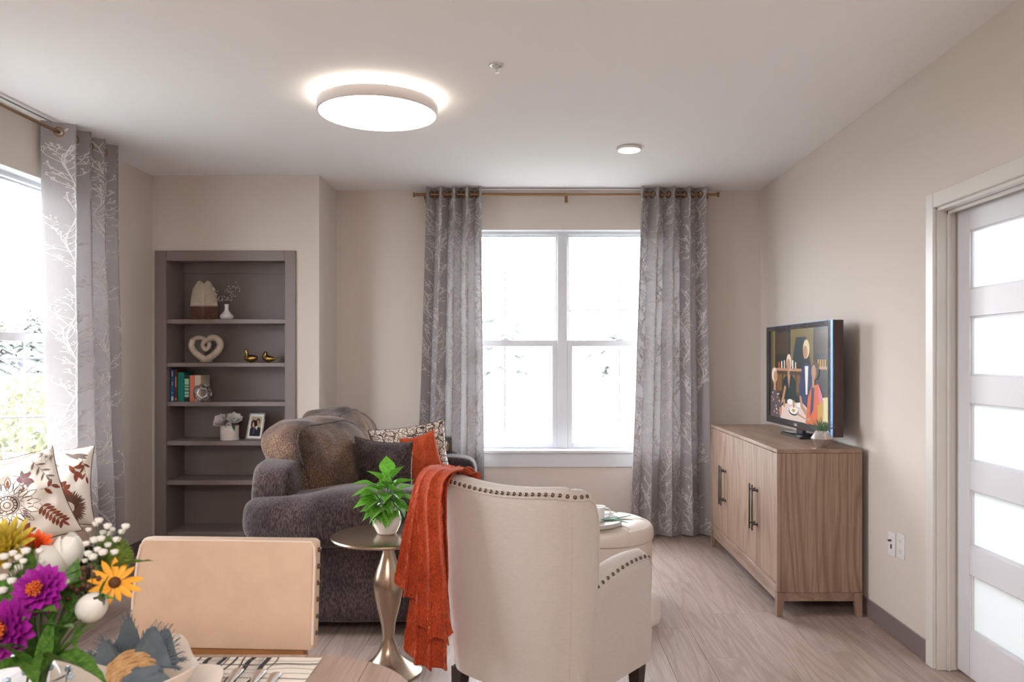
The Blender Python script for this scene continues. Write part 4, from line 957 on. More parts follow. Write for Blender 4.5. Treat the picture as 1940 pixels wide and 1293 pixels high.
def throw_pillow(label, c, w_, h_, th, zd, yd, mats, seed, pip, group='throw pillows on the sofa'):
    t = thing('throw_pillow', label, 'pillow', c, 0, group); M = Mp(c, zd, yd)
    mb = MB(); pillow(mb, w_, h_, th, M, 0, 1, seed); part('cover', mb, mats, t, w=True, ang=75)
    mb = MB(); piping(mb, w_, h_, M); part('piping', mb, pip, t, w=True); return t
throw_pillow('snakeskin-print throw pillow at the far end of the sofa', (-.80, 5.05, .745), .50, .46, .16, (.25, -1, .25), (-.19, .22, 1), [snake_m, che_m], 1, che_m)
throw_pillow('dark chenille throw pillow standing on the sofa nearest the camera', (-.86, 4.42, .745), .37, .40, .15, (.34, 1, .12), (.02, -.10, 1), [snake_m, che_m], 2, che_m)
# rust cloth between the two pillows
throw_pillow('rust orange cable-knit pillow between the dark and the snakeskin pillow', (-.665, 4.72, .75), .21, .40, .08, (.30, -1, .30), (-.36, .30, 1), [orange_m, orange_m], 3, orange_m)
# end table and egg clock box beyond the sofa
t = thing('end_table', 'small dark end table between the sofa and the back curtain', 'table', (-.74, 5.965, 0))
mb = MB(); mb.lathe([(.13, .655), (.135, .66), (.135, .672), (.13, .676)], 32); part('top', mb, darkw_m, t)
mb = MB(); mb.lathe([(.02, .02), (.015, .1), (.015, .655)], 16); mb.lathe([(.12, 0), (.12, .015), (.02, .025)], 32); part('pedestal', mb, darkw_m, t)
t = thing('mantel_clock', 'dark grey box clock with an oval gold and silver face behind the sofa arm', 'clock', (-.705, 5.945, .677), radians(14))
mb = MB(); mb.box(-.072, .062, -.05, .05, 0, .125, bev=.002); part('case', mb, mat('case_grey', (.07, .075, .08), .35), t)
mb = MB(); mb.ell((0, -.052, .062), (.036, .012, .046), 24, 14); part('face', mb, silver_m, t)
mb = MB(); mb.tube([(.036*1.02*cos(a*pi/12), -.055, .062+.046*1.02*sin(a*pi/12)) for a in range(24)], .004, 8, closed=True); mb.tube([(.006, -.068, .03), (.022, -.066, .045), (.026, -.064, .075)], .005, 6); part('bezel', mb, gold_m, t)

# ================================================================== SIDE TABLE + POTHOS
tx, ty = -.657, 3.48
t = thing('side_table', 'round brushed metal pedestal side table beside the rust throw', 'side table', (tx, ty, 0))
mb = MB(); mb.lathe([(.03, .600), (.235, .600), (.247, .603), (.250, .609), (.247, .615), (.238, .617), (.02, .617)], 72); part('top', mb, tabm_m, t)
prof = [(.036, .600), (.027, .585), (.025, .565), (.028, .535), (.040, .495), (.055, .455), (.065, .42), (.0675, .39), (.064, .355), (.055, .31), (.044, .265), (.034, .225), (.028, .185), (.028, .150), (.037, .115), (.052, .085), (.078, .055), (.112, .030), (.140, .014), (.150, .008), (.150, 0)]
mb = MB(); Q = smooth([(r_, 0, z) for r_, z in prof], 3); mb.lathe([(q.x, q.z) for q in Q][::-1], 56); part('pedestal', mb, tabm_m, t)
vx, vy = -.665, 3.49; t = thing('potted_pothos', 'white vase with a bright green leafy plant on the round side table', 'potted plant', (vx, vy, .617))
prof = [(.034, 0), (.042, .003), (.055, .028), (.064, .055), (.063, .075), (.054, .100), (.044, .120), (.041, .132), (.037, .132), (.040, .118), (.048, .10)]
mb = MB(); Q = smooth([(r_, 0, z) for r_, z in prof], 3); mb.lathe([(q.x+.0004*sin(q.z*900), q.z) for q in Q], 48); part('vase', mb, ceram_m, t)
lm = leaf_mesh('leaf', leaf_m, .74, .22, .16, 8, 0, 1.1); lv = MB(); vm_ = MB()
random.seed(12)
spec = [((.005, -.02, .26), (.05, -.35, 1), .105), ((-.05, -.03, .22), (-1, -.4, .35), .095), ((-.055, -.04, .19), (-1, -.3, .05), .09), ((-.06, -.03, .15), (-1, -.5, -.15), .085),
        ((-.03, -.06, .16), (-.5, -1, -.2), .08), ((.0, -.07, .18), (.25, -1, .1), .10), ((.03, -.06, .20), (.7, -.8, .4), .09), ((.05, -.03, .22), (1, -.3, .55), .09),
        ((.055, -.03, .17), (1, -.4, -.05), .09), ((.05, -.05, .13), (.8, -.7, -.4), .08), ((.02, -.06, .12), (.15, -.8, -.7), .085), ((-.02, -.06, .13), (-.4, -.9, -.5), .075),
        ((-.02, -.03, .24), (-.6, -.5, .8), .09), ((.03, -.02, .25), (.6, -.4, .9), .085), ((.0, .03, .24), (0, .8, .6), .09), ((-.05, .03, .18), (-.8, .7, .3), .08), ((.05, .03, .19), (.8, .7, .3), .08),
        ((.0, -.05, .21), (-.2, -1, .5), .085), ((.045, -.06, .19), (.5, -1, .0), .085), ((-.045, -.06, .19), (-.6, -.9, .15), .08), ((-.04, -.05, .11), (-.9, -.5, -.45), .07), ((.01, -.075, .15), (.5, -.9, -.35), .075)]
for c, d, s_ in spec:
    s_ *= 1.02; c = V(c); vm_.tube(smooth([(c.x*.2, c.y*.2, .10), (c.x*.6, c.y*.6, c.z*.75+.02), c], 4), .0016, 5)
    inst('leaf', lm, t, orient(c, d, random.uniform(-.5, .5), s_*random.uniform(.95, 1.1)))
    for q_ in range(2):
        d2 = V(d)+V((random.uniform(-.6, .6), random.uniform(-.4, .4), random.uniform(-.5, .4))); inst('leaf', lm, t, orient(c*.8, d2, random.uniform(-.6, .6), s_*.8))
part('stems', vm_, stem_m, t)

# ================================================================== OTTOMAN
ox, oy, orr = .375, 4.62, .315
t = thing('ottoman', 'round blush leather storage ottoman with a tufted lid behind the armchair', 'ottoman', (ox, oy, 0))
mb = MB(); mb.lathe([(orr-.03, .045), (orr-.012, .05), (orr-.006, .07), (orr-.006, .345), (orr-.02, .352)], 72); part('body', mb, rose_m, t)
btn = [(0, 0)]+[(.5*cos(a*pi/3), .5*sin(a*pi/3)) for a in range(6)]
def lid(u, v):
    a = 2*pi*u; r_ = min(1, v/.72)
    if v <= .72:
        r_ = v/.72; rr = r_*orr*.93; x_, y_ = rr*cos(a), rr*sin(a); z = .432+.028*(1-r_**6)
        for bx_, by_ in btn: d = hypot(x_/orr-bx_, y_/orr-by_); z -= .036*math.exp(-(d/.085)**2)+.012*math.exp(-(d/.2)**2)
        for k in range(6):
            for (p0, p1) in ((btn[0], btn[1+k]), (btn[1+k], btn[1+(k+1) % 6]), (btn[1+k], (1.05*cos(k*pi/3), 1.05*sin(k*pi/3)))):
                dx_, dy_ = p1[0]-p0[0], p1[1]-p0[1]; l2 = dx_*dx_+dy_*dy_; tt = max(0, min(1, ((x_/orr-p0[0])*dx_+(y_/orr-p0[1])*dy_)/l2)); d = hypot(x_/orr-p0[0]-tt*dx_, y_/orr-p0[1]-tt*dy_); z -= .014*math.exp(-(d/.035)**2)
        return (x_, y_, z)
    k = (v-.72)/.28; rr = orr*(.93+.085*sin(k*pi*.62)); z = .432-.070*k*k-.008*k
    g = max(math.exp(-(((a-q*pi/3+pi) % (2*pi)-pi)/.035)**2) for q in range(7)); rr -= .006*g
    return (rr*cos(a), rr*sin(a), z-.004*g)
mb = MB(); mb.grid(lid, 144, 44, cu=True); part('lid', mb, rose_m, t, ang=80)
for bx_, by_ in btn:
    mb = MB(); mb.ell((bx_*orr, by_*orr, .425), (.011, .011, .006), 12, 6); part('button', mb, rose_m, t)
mb = MB(); mb.tube([((orr-.004)*cos(2*pi*j/72), (orr-.004)*sin(2*pi*j/72), .351) for j in range(72)], .003, 6, closed=True); part('piping', mb, rose_m, t)
for k in range(4):
    a = pi/4+k*pi/2; mb = MB(); mb.lathe([(.018, .001), (.024, .05)], 12, c=((orr-.06)*cos(a), (orr-.06)*sin(a), 0)); part('leg', mb, darkw_m, t)
trz = .452
t = thing('serving_tray', 'round pale tray on the tufted ottoman', 'tray', (.32, 4.47, trz))
mb = MB(); mb.lathe([(.01, .0), (.165, .0), (.172, .006), (.174, .026), (.170, .027), (.167, .010), (.16, .006), (.01, .006)], 56); part('tray', mb, mat('tray_grey', s2l(206, 204, 202), .3), t)
t = thing('mug', 'white mug with its handle to the right on the tray', 'mug', (.36, 4.50, trz+.006))
mb = MB(); mb.lathe([(.024, .0), (.030, .003), (.037, .05), (.040, .088), (.0375, .088), (.034, .05), (.026, .008), (.01, .006)], 40); part('cup', mb, ceram_m, t)
mb = MB(); mb.tube(smooth([(.036, 0, .072), (.058, 0, .076), (.068, 0, .055), (.060, 0, .030), (.034, 0, .022)], 6), .0048, 10); part('handle', mb, ceram_m, t)
t = thing('book', 'grey book lying on the tray behind the mug', 'book', (.40, 4.56, trz+.007), .3)
mb = MB(); mb.box(-.06, .06, -.045, .045, 0, .018, bev=.002); part('cover', mb, mat('grey_cloth', s2l(110, 108, 114), .7), t)
t = thing('cut_greenery', 'green cut stalks lying across the serving tray', 'plant', (.40, 4.44, trz+.028))
mb = MB()
for d in ((.145, .02, .022), (.150, -.02, .004), (.12, -.05, -.006), (.13, .05, .012)): mb.tube(smooth([(-.03, 0, .0), (.04, d[1]*.3, .006), d], 4), [.003]*8+[.0016], 6)
part('stems', mb, mat('stem_mint', s2l(90, 140, 110), .5), t)
mb = MB(); mb.lathe([(.014, .0), (.018, .011), (.017, .035), (.012, .038), (.010, .03), (.004, .028)], 20, c=(.335, 4.395, trz+.006)); solo('trinket_pot', 'small brown trinket pot in front of the mug on the tray', 'pot', mb, brnw_m)

# ================================================================== ARMCHAIR (seen from behind, facing right-back)
t = thing('armchair', 'cream linen barrel armchair with nailhead trim seen from behind', 'armchair', (.045, 3.08, 0), radians(-38))
def plan(k):                     # centre line of the back + wings at height fraction k, half width grows upwards
    hw = .294+.044*k**.8; yb = -.262-.035*k
    return smooth([(-hw+.004, -.125), (-hw-.002, -.16), (-hw+.012, yb+.045), (-hw+.055, yb+.008), (-hw*.5, yb-.012), (0, yb-.018), (hw*.5, yb-.012), (hw-.055, yb+.008), (hw-.012, yb+.045), (hw+.002, -.16), (hw-.004, -.125)], 5)
ztop = .957
def toph(f):                     # top edge: rounded ends, slight dip in the middle
    e = min(f, 1-f); z = ztop-.016*sin(pi*f)+.006*cos(6*pi*f)
    if e < .17: z -= .30*(1-e/.17)**2.2
    return z
nS = len(plan(0)); thk = .088
zb0 = .19
R = []
for i in range(nS):
    f_ = i/(nS-1); zt = toph(f_); ring = []
    def pn(k):
        C = plan(k); p = V((C[i].x, C[i].y)); a = C[max(0, i-1)]; b_ = C[min(nS-1, i+1)]; tg = V((b_.x-a.x, b_.y-a.y)).normalized(); return p, V((tg.y, -tg.x))   # outward normal
    nz = 14
    for j in range(nz+1):         # outside, bottom to top
        z = zb0+(zt-.03-zb0)*j/nz; k = (z-zb0)/(ztop-zb0); p, n_ = pn(k); q = p+n_*.006*sin(pi*k); ring.append((q.x, q.y, z))
    for j in range(1, 8):         # rolled top
        a = pi*j/8; p, n_ = pn((zt-zb0)/(ztop-zb0)); q = p-n_*(thk/2)*(1-cos(a)); ring.append((q.x, q.y, zt-.03+.030*sin(a)))
    for j in range(nz+1):         # inside, top to bottom
        z = zt-.03-(zt-.03-.30)*j/nz; k = (z-zb0)/(ztop-zb0); p, n_ = pn(k); q = p-n_*(thk+.02*sin(pi*(1-j/nz))); ring.append((q.x, q.y, z))
    p, n_ = pn(0); q = p-n_*thk; ring.append((q.x, q.y, zb0))
    R.append(ring)
mb = MB(); mb.rings(R); part('back', mb, linen_m, t, ang=60)
# welts: along the outside top edge and the side seams
welt = [V(R[i][14])+V((0, 0, -.004)) for i in range(nS)]
mb = MB(); mb.tube(welt, .0035, 6); part('welt', mb, linen_m, t)
for s_ in (14, nS-15):
    pass
for i in (12, nS-13):
    mb = MB(); mb.tube([V(R[i][j]) for j in range(0, 14)], .0016, 5); part('seam', mb, linen_m, t)
nm = MB(); nm.ell((0, 0, 0), (.0075, .0075, .0045), 12, 6); nme = nm.mesh('nail', nail_m)
Lw = [0]
for i in range(1, nS): Lw.append(Lw[-1]+(welt[i]-welt[i-1]).length)
def alongw(s_):
    for i in range(1, nS):
        if Lw[i] >= s_: f_ = (s_-Lw[i-1])/(Lw[i]-Lw[i-1]+1e-9); return welt[i-1].lerp(welt[i], f_), i
k = .30
while k < Lw[-1]-.30:
    q, i = alongw(k); C = plan(1); tg = C[min(nS-1, i+1)]-C[max(0, i-1)]; n_ = V((tg.y, -tg.x, 0)).normalized()
    inst('nail', nme, t, orientz(q+V((0, 0, .013))+n_*.0005, n_+V((0, 0, .35)))); k += .027
# arms
for s_ in (-1, 1):
    def arm(u, v): pass
    R = []; ns_ = 14
    for i in range(ns_+1):
        f_ = i/ns_; y_ = -.17+.455*f_; zt = .585+.050*sin(pi*min(1, f_*1.1)*.62)-(.012 if f_ > .93 else 0)-(.02 if f_ == 1 else 0)
        xo, xi = .322-.012*f_-(.006 if f_ == 1 else 0), .215+.004*f_; xb = .300
        prof = [(xb, zb0), (xb+.008, .30), (xo, zt-.06), (xo+.001, zt-.022), (xo-.010, zt-.006), (xo-.03, zt+.004), ((xo+xi)/2, zt+.010), (xi+.02, zt+.002), (xi, zt-.03), (xi, .35), (xi, zb0)]
        R.append([(s_*a, y_, z) for a, z in prof])
    mb = MB(); mb.rings(R if s_ > 0 else [r[::-1] for r in R]); part('arm', mb, linen_m, t, ang=50)
    pts = [V(r[3]) if s_ > 0 else V(r[3]) for r in R]
    mb = MB(); mb.tube(pts, .003, 6); part('welt', mb, linen_m, t)
    for j in range(13):
        f_ = j/12.4; y_ = -.155+.43*f_; i = (y_+.17)/.455*ns_; a = int(i); q = V(R[a][3]).lerp(V(R[min(ns_, a+1)][3]), i-a)
        inst('nail', nme, t, orientz(q+V((s_*-.002, 0, .010)), (s_, 0, .5)))
mb = MB(); mb.box(-.30, .30, -.22, .285, zb0, .315, bev=.012, seg=2); mb2 = mb; part('seat_rail', mb, linen_m, t)
mb = MB(); mb.soft((0, .075, .385), (.235, .27, .075), k=6, n=18); part('seat_cushion', mb, linen_m, t)
mb = MB(); mb.soft((0, .315, .385), (.315, .052, .072), k=7, n=14); part('cushion_front', mb, linen_m, t)
for z in (.332, .438):
    mb = MB(); mb.tube([(-.306, .275, z), (-.308, .33, z), (-.300, .350, z), (-.27, .3635, z), (.27, .3635, z), (.300, .350, z), (.308, .33, z), (.306, .275, z)], .004, 6); part('piping', mb, linen_m, t)
for x_ in (-1, 1):
    for y_ in (-1, 1):
        cx_, cy_ = x_*.262, (.245 if y_ > 0 else -.215); mb = MB(); spl = .0 if y_ > 0 else -.035
        mb.rings([[(cx_+a*r_+x_*o_*.4, cy_+b_*r_+(o_ if y_ < 0 else 0), z) for a, b_ in ((-1, -1), (1, -1), (1, 1), (-1, 1))] for r_, z, o_ in ((.015, .001, spl), (.027, zb0+.002, 0))]); part('leg', mb, darkw_m, t)
ACM = RM[t.name]
# rust throw over its left shoulder
t = thing('throw_blanket', 'rust orange knit throw hanging over the left corner of the armchair', 'blanket', (ACM @ V((-.36, -.32, 0)))[:], radians(-38))
def sheet(x0t, x1t, x0b, x1b, zbot, off, seed, nf, inner=.80, wavy=.018, slant=0):
    top = [(-.150, inner), (-.168, .90), (-.195, .955), (-.245, .975), (-.300, .965), (-.338, .925), (-.350, .86)]
    path = smooth([(0, a, b_) for a, b_ in top]+[(0, -.352, .7), (0, -.350, .5), (0, -.346, zbot)], 8); n = len(path)
    def fn(u, v):
        i = v*(n-1); a = int(i); q = path[a].lerp(path[min(n-1, a+1)], i-a); k = max(0, min(1, (.93-q.z)/(.93-zbot))) if i > 30 else 0
        kk_ = k**1.35; x_ = (x0t+(x1t-x0t)*u)*(1-kk_)+(x0b+(x1b-x0b)*u)*kk_
        f_ = 2*pi*nf*u+seed+.8*sin(q.z*5+seed); am = wavy*(.55+.8*k)
        z_ = q.z+k*slant*(u-.5)+k*k*.045*abs(2*u-1)**3.5; y_ = q.y-off*(1 if i > 14 else -1 if i < 6 else .0)
        out_ = am*(sin(f_)*.5+.5)+.006*noise.noise(V((u*7, q.z*9, seed)))
        if i > 22: y_ -= out_
        else: z_ += out_*.8
        x_ += .008*sin(q.z*11+seed)*k+.010*cos(f_)*(.4+k)
        if v > .96: z_ += .016*(abs(sin(u*nf*pi+seed)))*(v-.96)/.04
        x_ -= 0
        cab = .004*abs(sin(q.z*42+3*sin(u*nf*2*pi)))*(1 if abs((u*nf*1.0+.2) % 1-.5) < .2 else 0)
        y_ -= cab
        e = .012*sin(pi*u)                        # edges roll in
        return (x_+.36, y_+.32+(.012-e), z_)
    return fn
mb = MB()
for fn, k in ((sheet(-.365, -.22, -.425, -.20, .205, .004, 1.1, 3), 0), (sheet(-.37, -.25, -.475, -.29, .475, .020, 2.3, 2.6, slant=-.04), 0), (sheet(-.34, -.20, -.315, -.125, .345, .036, .4, 2.4, slant=-.03), 0)):
    mb.grid(fn, 60, 150)
o = part('knit', mb, orange_m, t, ang=80, recalc=False)
sd = o.modifiers.new('thickness', 'SOLIDIFY'); sd.thickness = .006; sd.offset = 1
# ================================================================== WINDOW BENCH AND FLORAL PILLOWS
t = thing('window_bench', 'long tan leather bench under the left window', 'bench', (-2.62, 3.6, 0))
mb = MB(); mb.soft((-2.615, 3.45, .43), (.185, .95, .075), k=7, n=26, amp=.002); part('seat_cushion', mb, bench_m, t, w=True)
mb = MB(); mb.box(-2.78, -2.46, 2.54, 4.34, .30, .355, bev=.004); part('frame', mb, darkw_m, t, w=True)
for x_ in (-2.76, -2.48):
    for y_ in (2.58, 4.30):
        mb = MB(); mb.rings([[(x_+a*r_, y_+b_*r_, z) for a, b_ in ((-1, -1), (1, -1), (1, 1), (-1, 1))] for r_, z in ((.014, .001), (.022, .30))]); part('leg', mb, darkw_m, t, w=True)
def lens(cx, cy, ang, l, w_, n=7):     # leaf outline, pointed both ends
    up = []; dn = []
    for i in range(n+1):
        f_ = i/n; a = l*f_; b_ = w_/2*sin(pi*f_)**.8; up.append((a, b_)); dn.append((a, -b_))
    pts = up+dn[::-1][1:-1]; c, s_ = cos(ang), sin(ang); return [(cx+a*c-b_*s_, cy+a*s_+b_*c) for a, b_ in pts]
def floral(mb, w_, h_, th, M, seed, flowers, leaves):
    def P3(u, v, off): 
        p = pillow_pt(max(-.995, min(.995, u)), max(-.995, min(.995, v)), 1, w_, h_, th, seed); e = .004
        du = pillow_pt(min(.99, max(-.99, u))+e, v, 1, w_, h_, th, seed)-pillow_pt(min(.99, max(-.99, u))-e, v, 1, w_, h_, th, seed); dv = pillow_pt(u, min(.99, max(-.99, v))+e, 1, w_, h_, th, seed)-pillow_pt(u, min(.99, max(-.99, v))-e, 1, w_, h_, th, seed)
        n_ = du.cross(dv); n_ = n_.normalized() if n_.length > 1e-9 else V((0, 0, 1)); return p+n_*off
    def patch(pts, mi, off):
        # lens outlines come as up/down pairs: build strips so they follow the surface
        n = len(pts); 
        if any(abs(a) > .98 or abs(b_) > .98 for a, b_ in pts): return
        h = n//2; vs_ = []; fs = []
        A = pts[:h+1]; B = [pts[0]]+pts[h+1:][::-1]+[pts[h]]
        for i in range(h+1):
            a = A[i]; b_ = B[min(i, len(B)-1)]; m_ = ((a[0]+b_[0])/2, (a[1]+b_[1])/2)
            vs_ += [P3(*a, off), P3(*m_, off), P3(*b_, off)]
            if i: k = 3*i; fs += [(k-3, k-2, k+1, k), (k-2, k-1, k+2, k+1)]
        mb.add(vs_, fs, mi, M)
    def line(pts, wd, mi, off):
        vs_ = []; fs = []
        for i, (a, b_) in enumerate(pts):
            p0, p1 = pts[max(0, i-1)], pts[min(len(pts)-1, i+1)]; dx_, dy_ = p1[0]-p0[0], p1[1]-p0[1]; l = hypot(dx_, dy_) or 1
            for q in (-1, 1):
                uu, vv = a-dy_/l*wd/2*q, b_+dx_/l*wd/2*q
                vs_.append(P3(uu, vv, off))
            if i: k = 2*i; fs.append((k-2, k-1, k+1, k))
        if all(abs(a) < .985 and abs(b_) < .985 for a, b_ in pts): mb.add(vs_, fs, mi, M)
    random.seed(seed)
    for cx, cy, r, kind in flowers:
        if kind == 'line':
            for rr, wd in ((.30, .02), (.20, .012), (.36, .010), (.10, .01)): line([(cx+r*rr*cos(2*pi*i/24), cy+r*rr*sin(2*pi*i/24)) for i in range(25)], wd*r*2, 5, .0006)
            for i in range(16): a = 2*pi*i/16; line([(cx+r*.22*cos(a), cy+r*.22*sin(a)), (cx+r*.28*cos(a), cy+r*.28*sin(a))], .03*r, 5, .0006)
            for ring, n_, l0, l1, wd in ((0, 17, .40, .78, .16), (1, 17, .50, 1.0, .17)):
                for i in range(n_):
                    a = 2*pi*(i+.5*ring)/n_; q = lens(cx+r*l0*cos(a), cy+r*l0*sin(a), a, r*(l1-l0), r*wd); line(q+[q[0]], .018*r, 5, .0006)
                    if random.random() < .4: patch(lens(cx+r*(l0+.08)*cos(a), cy+r*(l0+.08)*sin(a), a, r*(l1-l0)*.6, r*wd*.5), random.choice((1, 4, 3)), .0005)
        else:
            for i in range(44):
                a = 2*pi*i/44+random.uniform(-.03, .03); l = random.uniform(.65, .78); patch(lens(cx+r*.24*cos(a), cy+r*.24*sin(a), a, r*l, r*.115), 2, .0005+.00001*i)
            for rr, wd in ((.30, .035), (.20, .02), (.12, .02)): line([(cx+r*rr*cos(2*pi*i/24), cy+r*rr*sin(2*pi*i/24)) for i in range(25)], wd*r*2, 0, .0012)
            for i in range(14): a = 2*pi*i/14; line([(cx+r*.2*cos(a), cy+r*.2*sin(a)), (cx+r*.29*cos(a), cy+r*.29*sin(a))], .035*r, 0, .0012)
    for cx, cy, ang, n_, l, wd, mi, spread, curl in leaves:       # a spray: stem with leaves on alternate sides
        a = ang; x_, y_ = cx, cy; pts = [(x_, y_)]
        for i in range(n_):
            a += curl; x_ += cos(a)*l*.42; y_ += sin(a)*l*.42; pts.append((x_, y_)); sd = 1 if i % 2 else -1
            patch(lens(x_, y_, a+sd*spread, l, wd), mi, .0007+.00002*i)
            if spread > .9: patch(lens(x_, y_, a-sd*spread, l*.9, wd), mi, .0008+.00002*i)
        patch(lens(x_, y_, a, l, wd), mi, .0007); line(pts, .008, 5, .0006)
def floral_pillow(label, c, w_, h_, th, zd, yd, seed, fl_, lv_):
    t = thing('floral_pillow', label, 'pillow', c, 0, 'pillows on the window bench'); M = Mp(V(c), zd, yd)
    mb = MB(); pillow(mb, w_, h_, th, M, 0, 0, seed, n=36); floral(mb, w_, h_, th, M, seed, fl_, lv_)
    part('cover', mb, [flor_m, fbrn_m, fdk_m, fgry_m, fmau_m, fline_m], t, w=True, ang=80, recalc=False)
    mb = MB(); piping(mb, w_, h_, M, .0035); part('piping', mb, fdk_m, t, w=True)
LV = [(-.75, .55, .2, 6, .16, .07, 1, .75, .05), (.15, .62, -.5, 3, .20, .10, 4, .8, -.1), (.45, -.15, -1.2, 7, .20, .07, 1, 1.0, .03), (-.2, -.95, 1.2, 3, .26, .11, 1, .75, -.12), (.55, .85, -1.1, 6, .20, .045, 3, .9, -.02),
      (-.95, .05, .9, 4, .15, .06, 1, .9, .1), (-.9, -.6, .8, 2, .34, .20, 4, .5, .1), (.55, .12, -.3, 3, .2, .09, 1, .8, .2), (.1, .2, .8, 2, .30, .09, 3, .6, 0)]
floral_pillow('floral pillow with a large outlined sunflower, leaning on the bench nearest the camera', at(30, 958, 3.80)[:], .45, .45, .15, (.50, -1, .28), (-.42, .10, 1), 11,
              [(-.12, .02, .62, 'line'), (.95, .95, .3, 'line'), (-.9, .9, .4, 'line')], LV)
floral_pillow('floral pillow with a solid brown flower, leaning on the bench nearer the curtain', at(92, 926, 4.16)[:], .43, .43, .14, (.50, -1, .25), (-.12, .20, 1), 12,
              [(-.30, .62, .55, 'line'), (.42, -.55, .48, 'solid')], [(-.15, .02, .2, 5, .24, .12, 1, 1.2, -.15), (.35, .55, .0, 3, .28, .11, 1, .7, -.3), (.2, .95, -.4, 2, .40, .09, 3, .2, 0), (.75, .7, -1.3, 6, .2, .06, 1, .8, 0), (-.5, -.4, .6, 5, .22, .07, 3, .8, .05), (-.1, -.15, .3, 3, .22, .1, 1, .9, .1)])
floral_pillow('floral pillow mostly hidden at the left edge behind the sunflower pillow', (-2.70, 3.92, .685), .44, .44, .10, (1, -.35, .12), (.0, .0, 1), 13, [(-.3, .2, .6, 'line')], LV[:4])

# ================================================================== DINING CHAIR
t = thing('dining_chair', 'tan leather dining chair with nailhead sides across the table', 'chair', (-.765, 2.06, 0), radians(-3))
mb = MB(); hw0, hw1 = .228, .222
def cr(z, y_, w_, d_): return [(-w_, y_, z), (w_, y_, z), (w_, y_+d_, z), (-w_, y_+d_, z)]
def rr_(z, yf, w_, d_, r_=.014):
    P_ = []
    for sx_, sy_, a0 in ((1, 0, -pi/2), (1, 1, 0), (-1, 1, pi/2), (-1, 0, pi)):
        cx_ = sx_*(w_-r_); cy_ = yf+(r_ if sy_ == 0 else d_-r_)
        for k in range(5): a = a0+k*pi/8; P_.append((cx_+r_*cos(a), cy_+r_*sin(a), z))
    return P_
L_ = []
for z, y_, w_, d_ in ((.690, -.150, .229, .050), (.70, -.152, .230, .054), (.78, -.142, .229, .055), (.86, -.128, .227, .054), (.925, -.113, .225, .050), (.938, -.110, .2245, .046), (.944, -.106, .220, .038)): L_.append(rr_(z, y_, w_, d_))
mb.rings(L_); part('backrest', mb, tan_m, t, ang=60)
mb = MB()
edge = [(-.2275, -.144, .70), (-.2275, -.136, .80), (-.225, -.118, .90), (-.221, -.110, .930), (-.212, -.107, .942), (0, -.106, .943), (.212, -.107, .942), (.221, -.110, .930), (.225, -.118, .90), (.2275, -.136, .80), (.2275, -.144, .70)]
mb.tube(edge, .0032, 6); part('piping', mb, piping_m, t)
for s_ in (-1, 1):
    for k in range(6):
        z = .722+k*.0395; y_ = -.150+.036*(z-.70)/.23+.026; inst('nail', nme, t, orientz((s_*(.2295-.006*(z-.7)), y_, z), (s_, 0, 0), 0, (.9, .9, 1)))
mb = MB(); mb.box(-.205, .205, -.145, -.105, .60, .690, bev=.004); part('back_rail', mb, brnw_m, t)
mb = MB(); mb.soft((0, .10, .455), (.235, .235, .045), k=7, n=14); part('seat', mb, tan_m, t)
mb = MB(); mb.box(-.215, .215, -.115, .31, .375, .415, bev=.004); part('seat_frame', mb, brnw_m, t)
for s_ in (-1, 1):
    mb = MB(); mb.rings([[(s_*.205+a*r_, y_+b_*r_, z) for a, b_ in ((-1, -1), (1, -1), (1, 1), (-1, 1))] for r_, y_, z in ((.013, -.19, .001), (.018, -.125, .40), (.017, -.128, .62))]); part('leg', mb, brnw_m, t)
    mb = MB(); mb.rings([[(s_*.19+a*r_, .285+b_*r_, z) for a, b_ in ((-1, -1), (1, -1), (1, 1), (-1, 1))] for r_, z in ((.013, .001), (.019, .375))]); part('leg', mb, brnw_m, t)

# ================================================================== DINING TABLE
t = thing('dining_table', 'oak dining table with rounded corners in the foreground', 'table', (-1.15, 1.2, 0))
TX0, TX1, TY0, TY1, TZ = -2.05, -.222, .62, 1.712, .75
def outline(ins=0, n=12):
    P_ = []; r_ = .30
    for sx_, sy_, a0 in ((1, -1, -pi/2), (1, 1, 0), (-1, 1, pi/2), (-1, -1, pi)):
        cx_ = (TX1-r_ if sx_ > 0 else TX0+r_); cy_ = (TY1-r_ if sy_ > 0 else TY0+r_)
        for k in range(n+1): a = a0+k*pi/2/n; P_.append((cx_+(r_-ins)*abs(cos(a))**.9*(1 if cos(a) > 0 else -1), cy_+(r_-ins)*abs(sin(a))**.9*(1 if sin(a) > 0 else -1)))
    return P_
# boards of the top, clipped to the outline
def clipx(P_, x_, keep):
    out = []
    for i in range(len(P_)):
        a, b_ = P_[i-1], P_[i]; ia, ib = (a[0]-x_)*keep >= 0, (b_[0]-x_)*keep >= 0
        if ia != ib: f_ = (x_-a[0])/(b_[0]-a[0]); out.append((x_, a[1]+f_*(b_[1]-a[1])))
        if ib: out.append(b_)
    return out
O_ = outline(); xb_ = [TX0-.01]+[TX1-.135-.142*k for k in range(12, -1, -1)]+[TX1+.01]
xb_ = sorted(set(q for q in xb_ if q >= TX0-.011))
for a, b_ in zip(xb_[:-1], xb_[1:]):
    Q = clipx(clipx(O_, a+.0006, 1), b_-.0006, -1)
    if len(Q) < 3: continue
    mb = MB(); mb.rings([[(x_, y_, z) for x_, y_ in Q] for z in (TZ-.032, TZ)]); part('board', mb, tabl_m, t, w=True)
mb = MB(); mb.box(TX0+.35, TX1-.35, TY0+.22, TY1-.22, .64, TZ-.033, bev=.003); part('apron', mb, tabl_m, t, w=True)
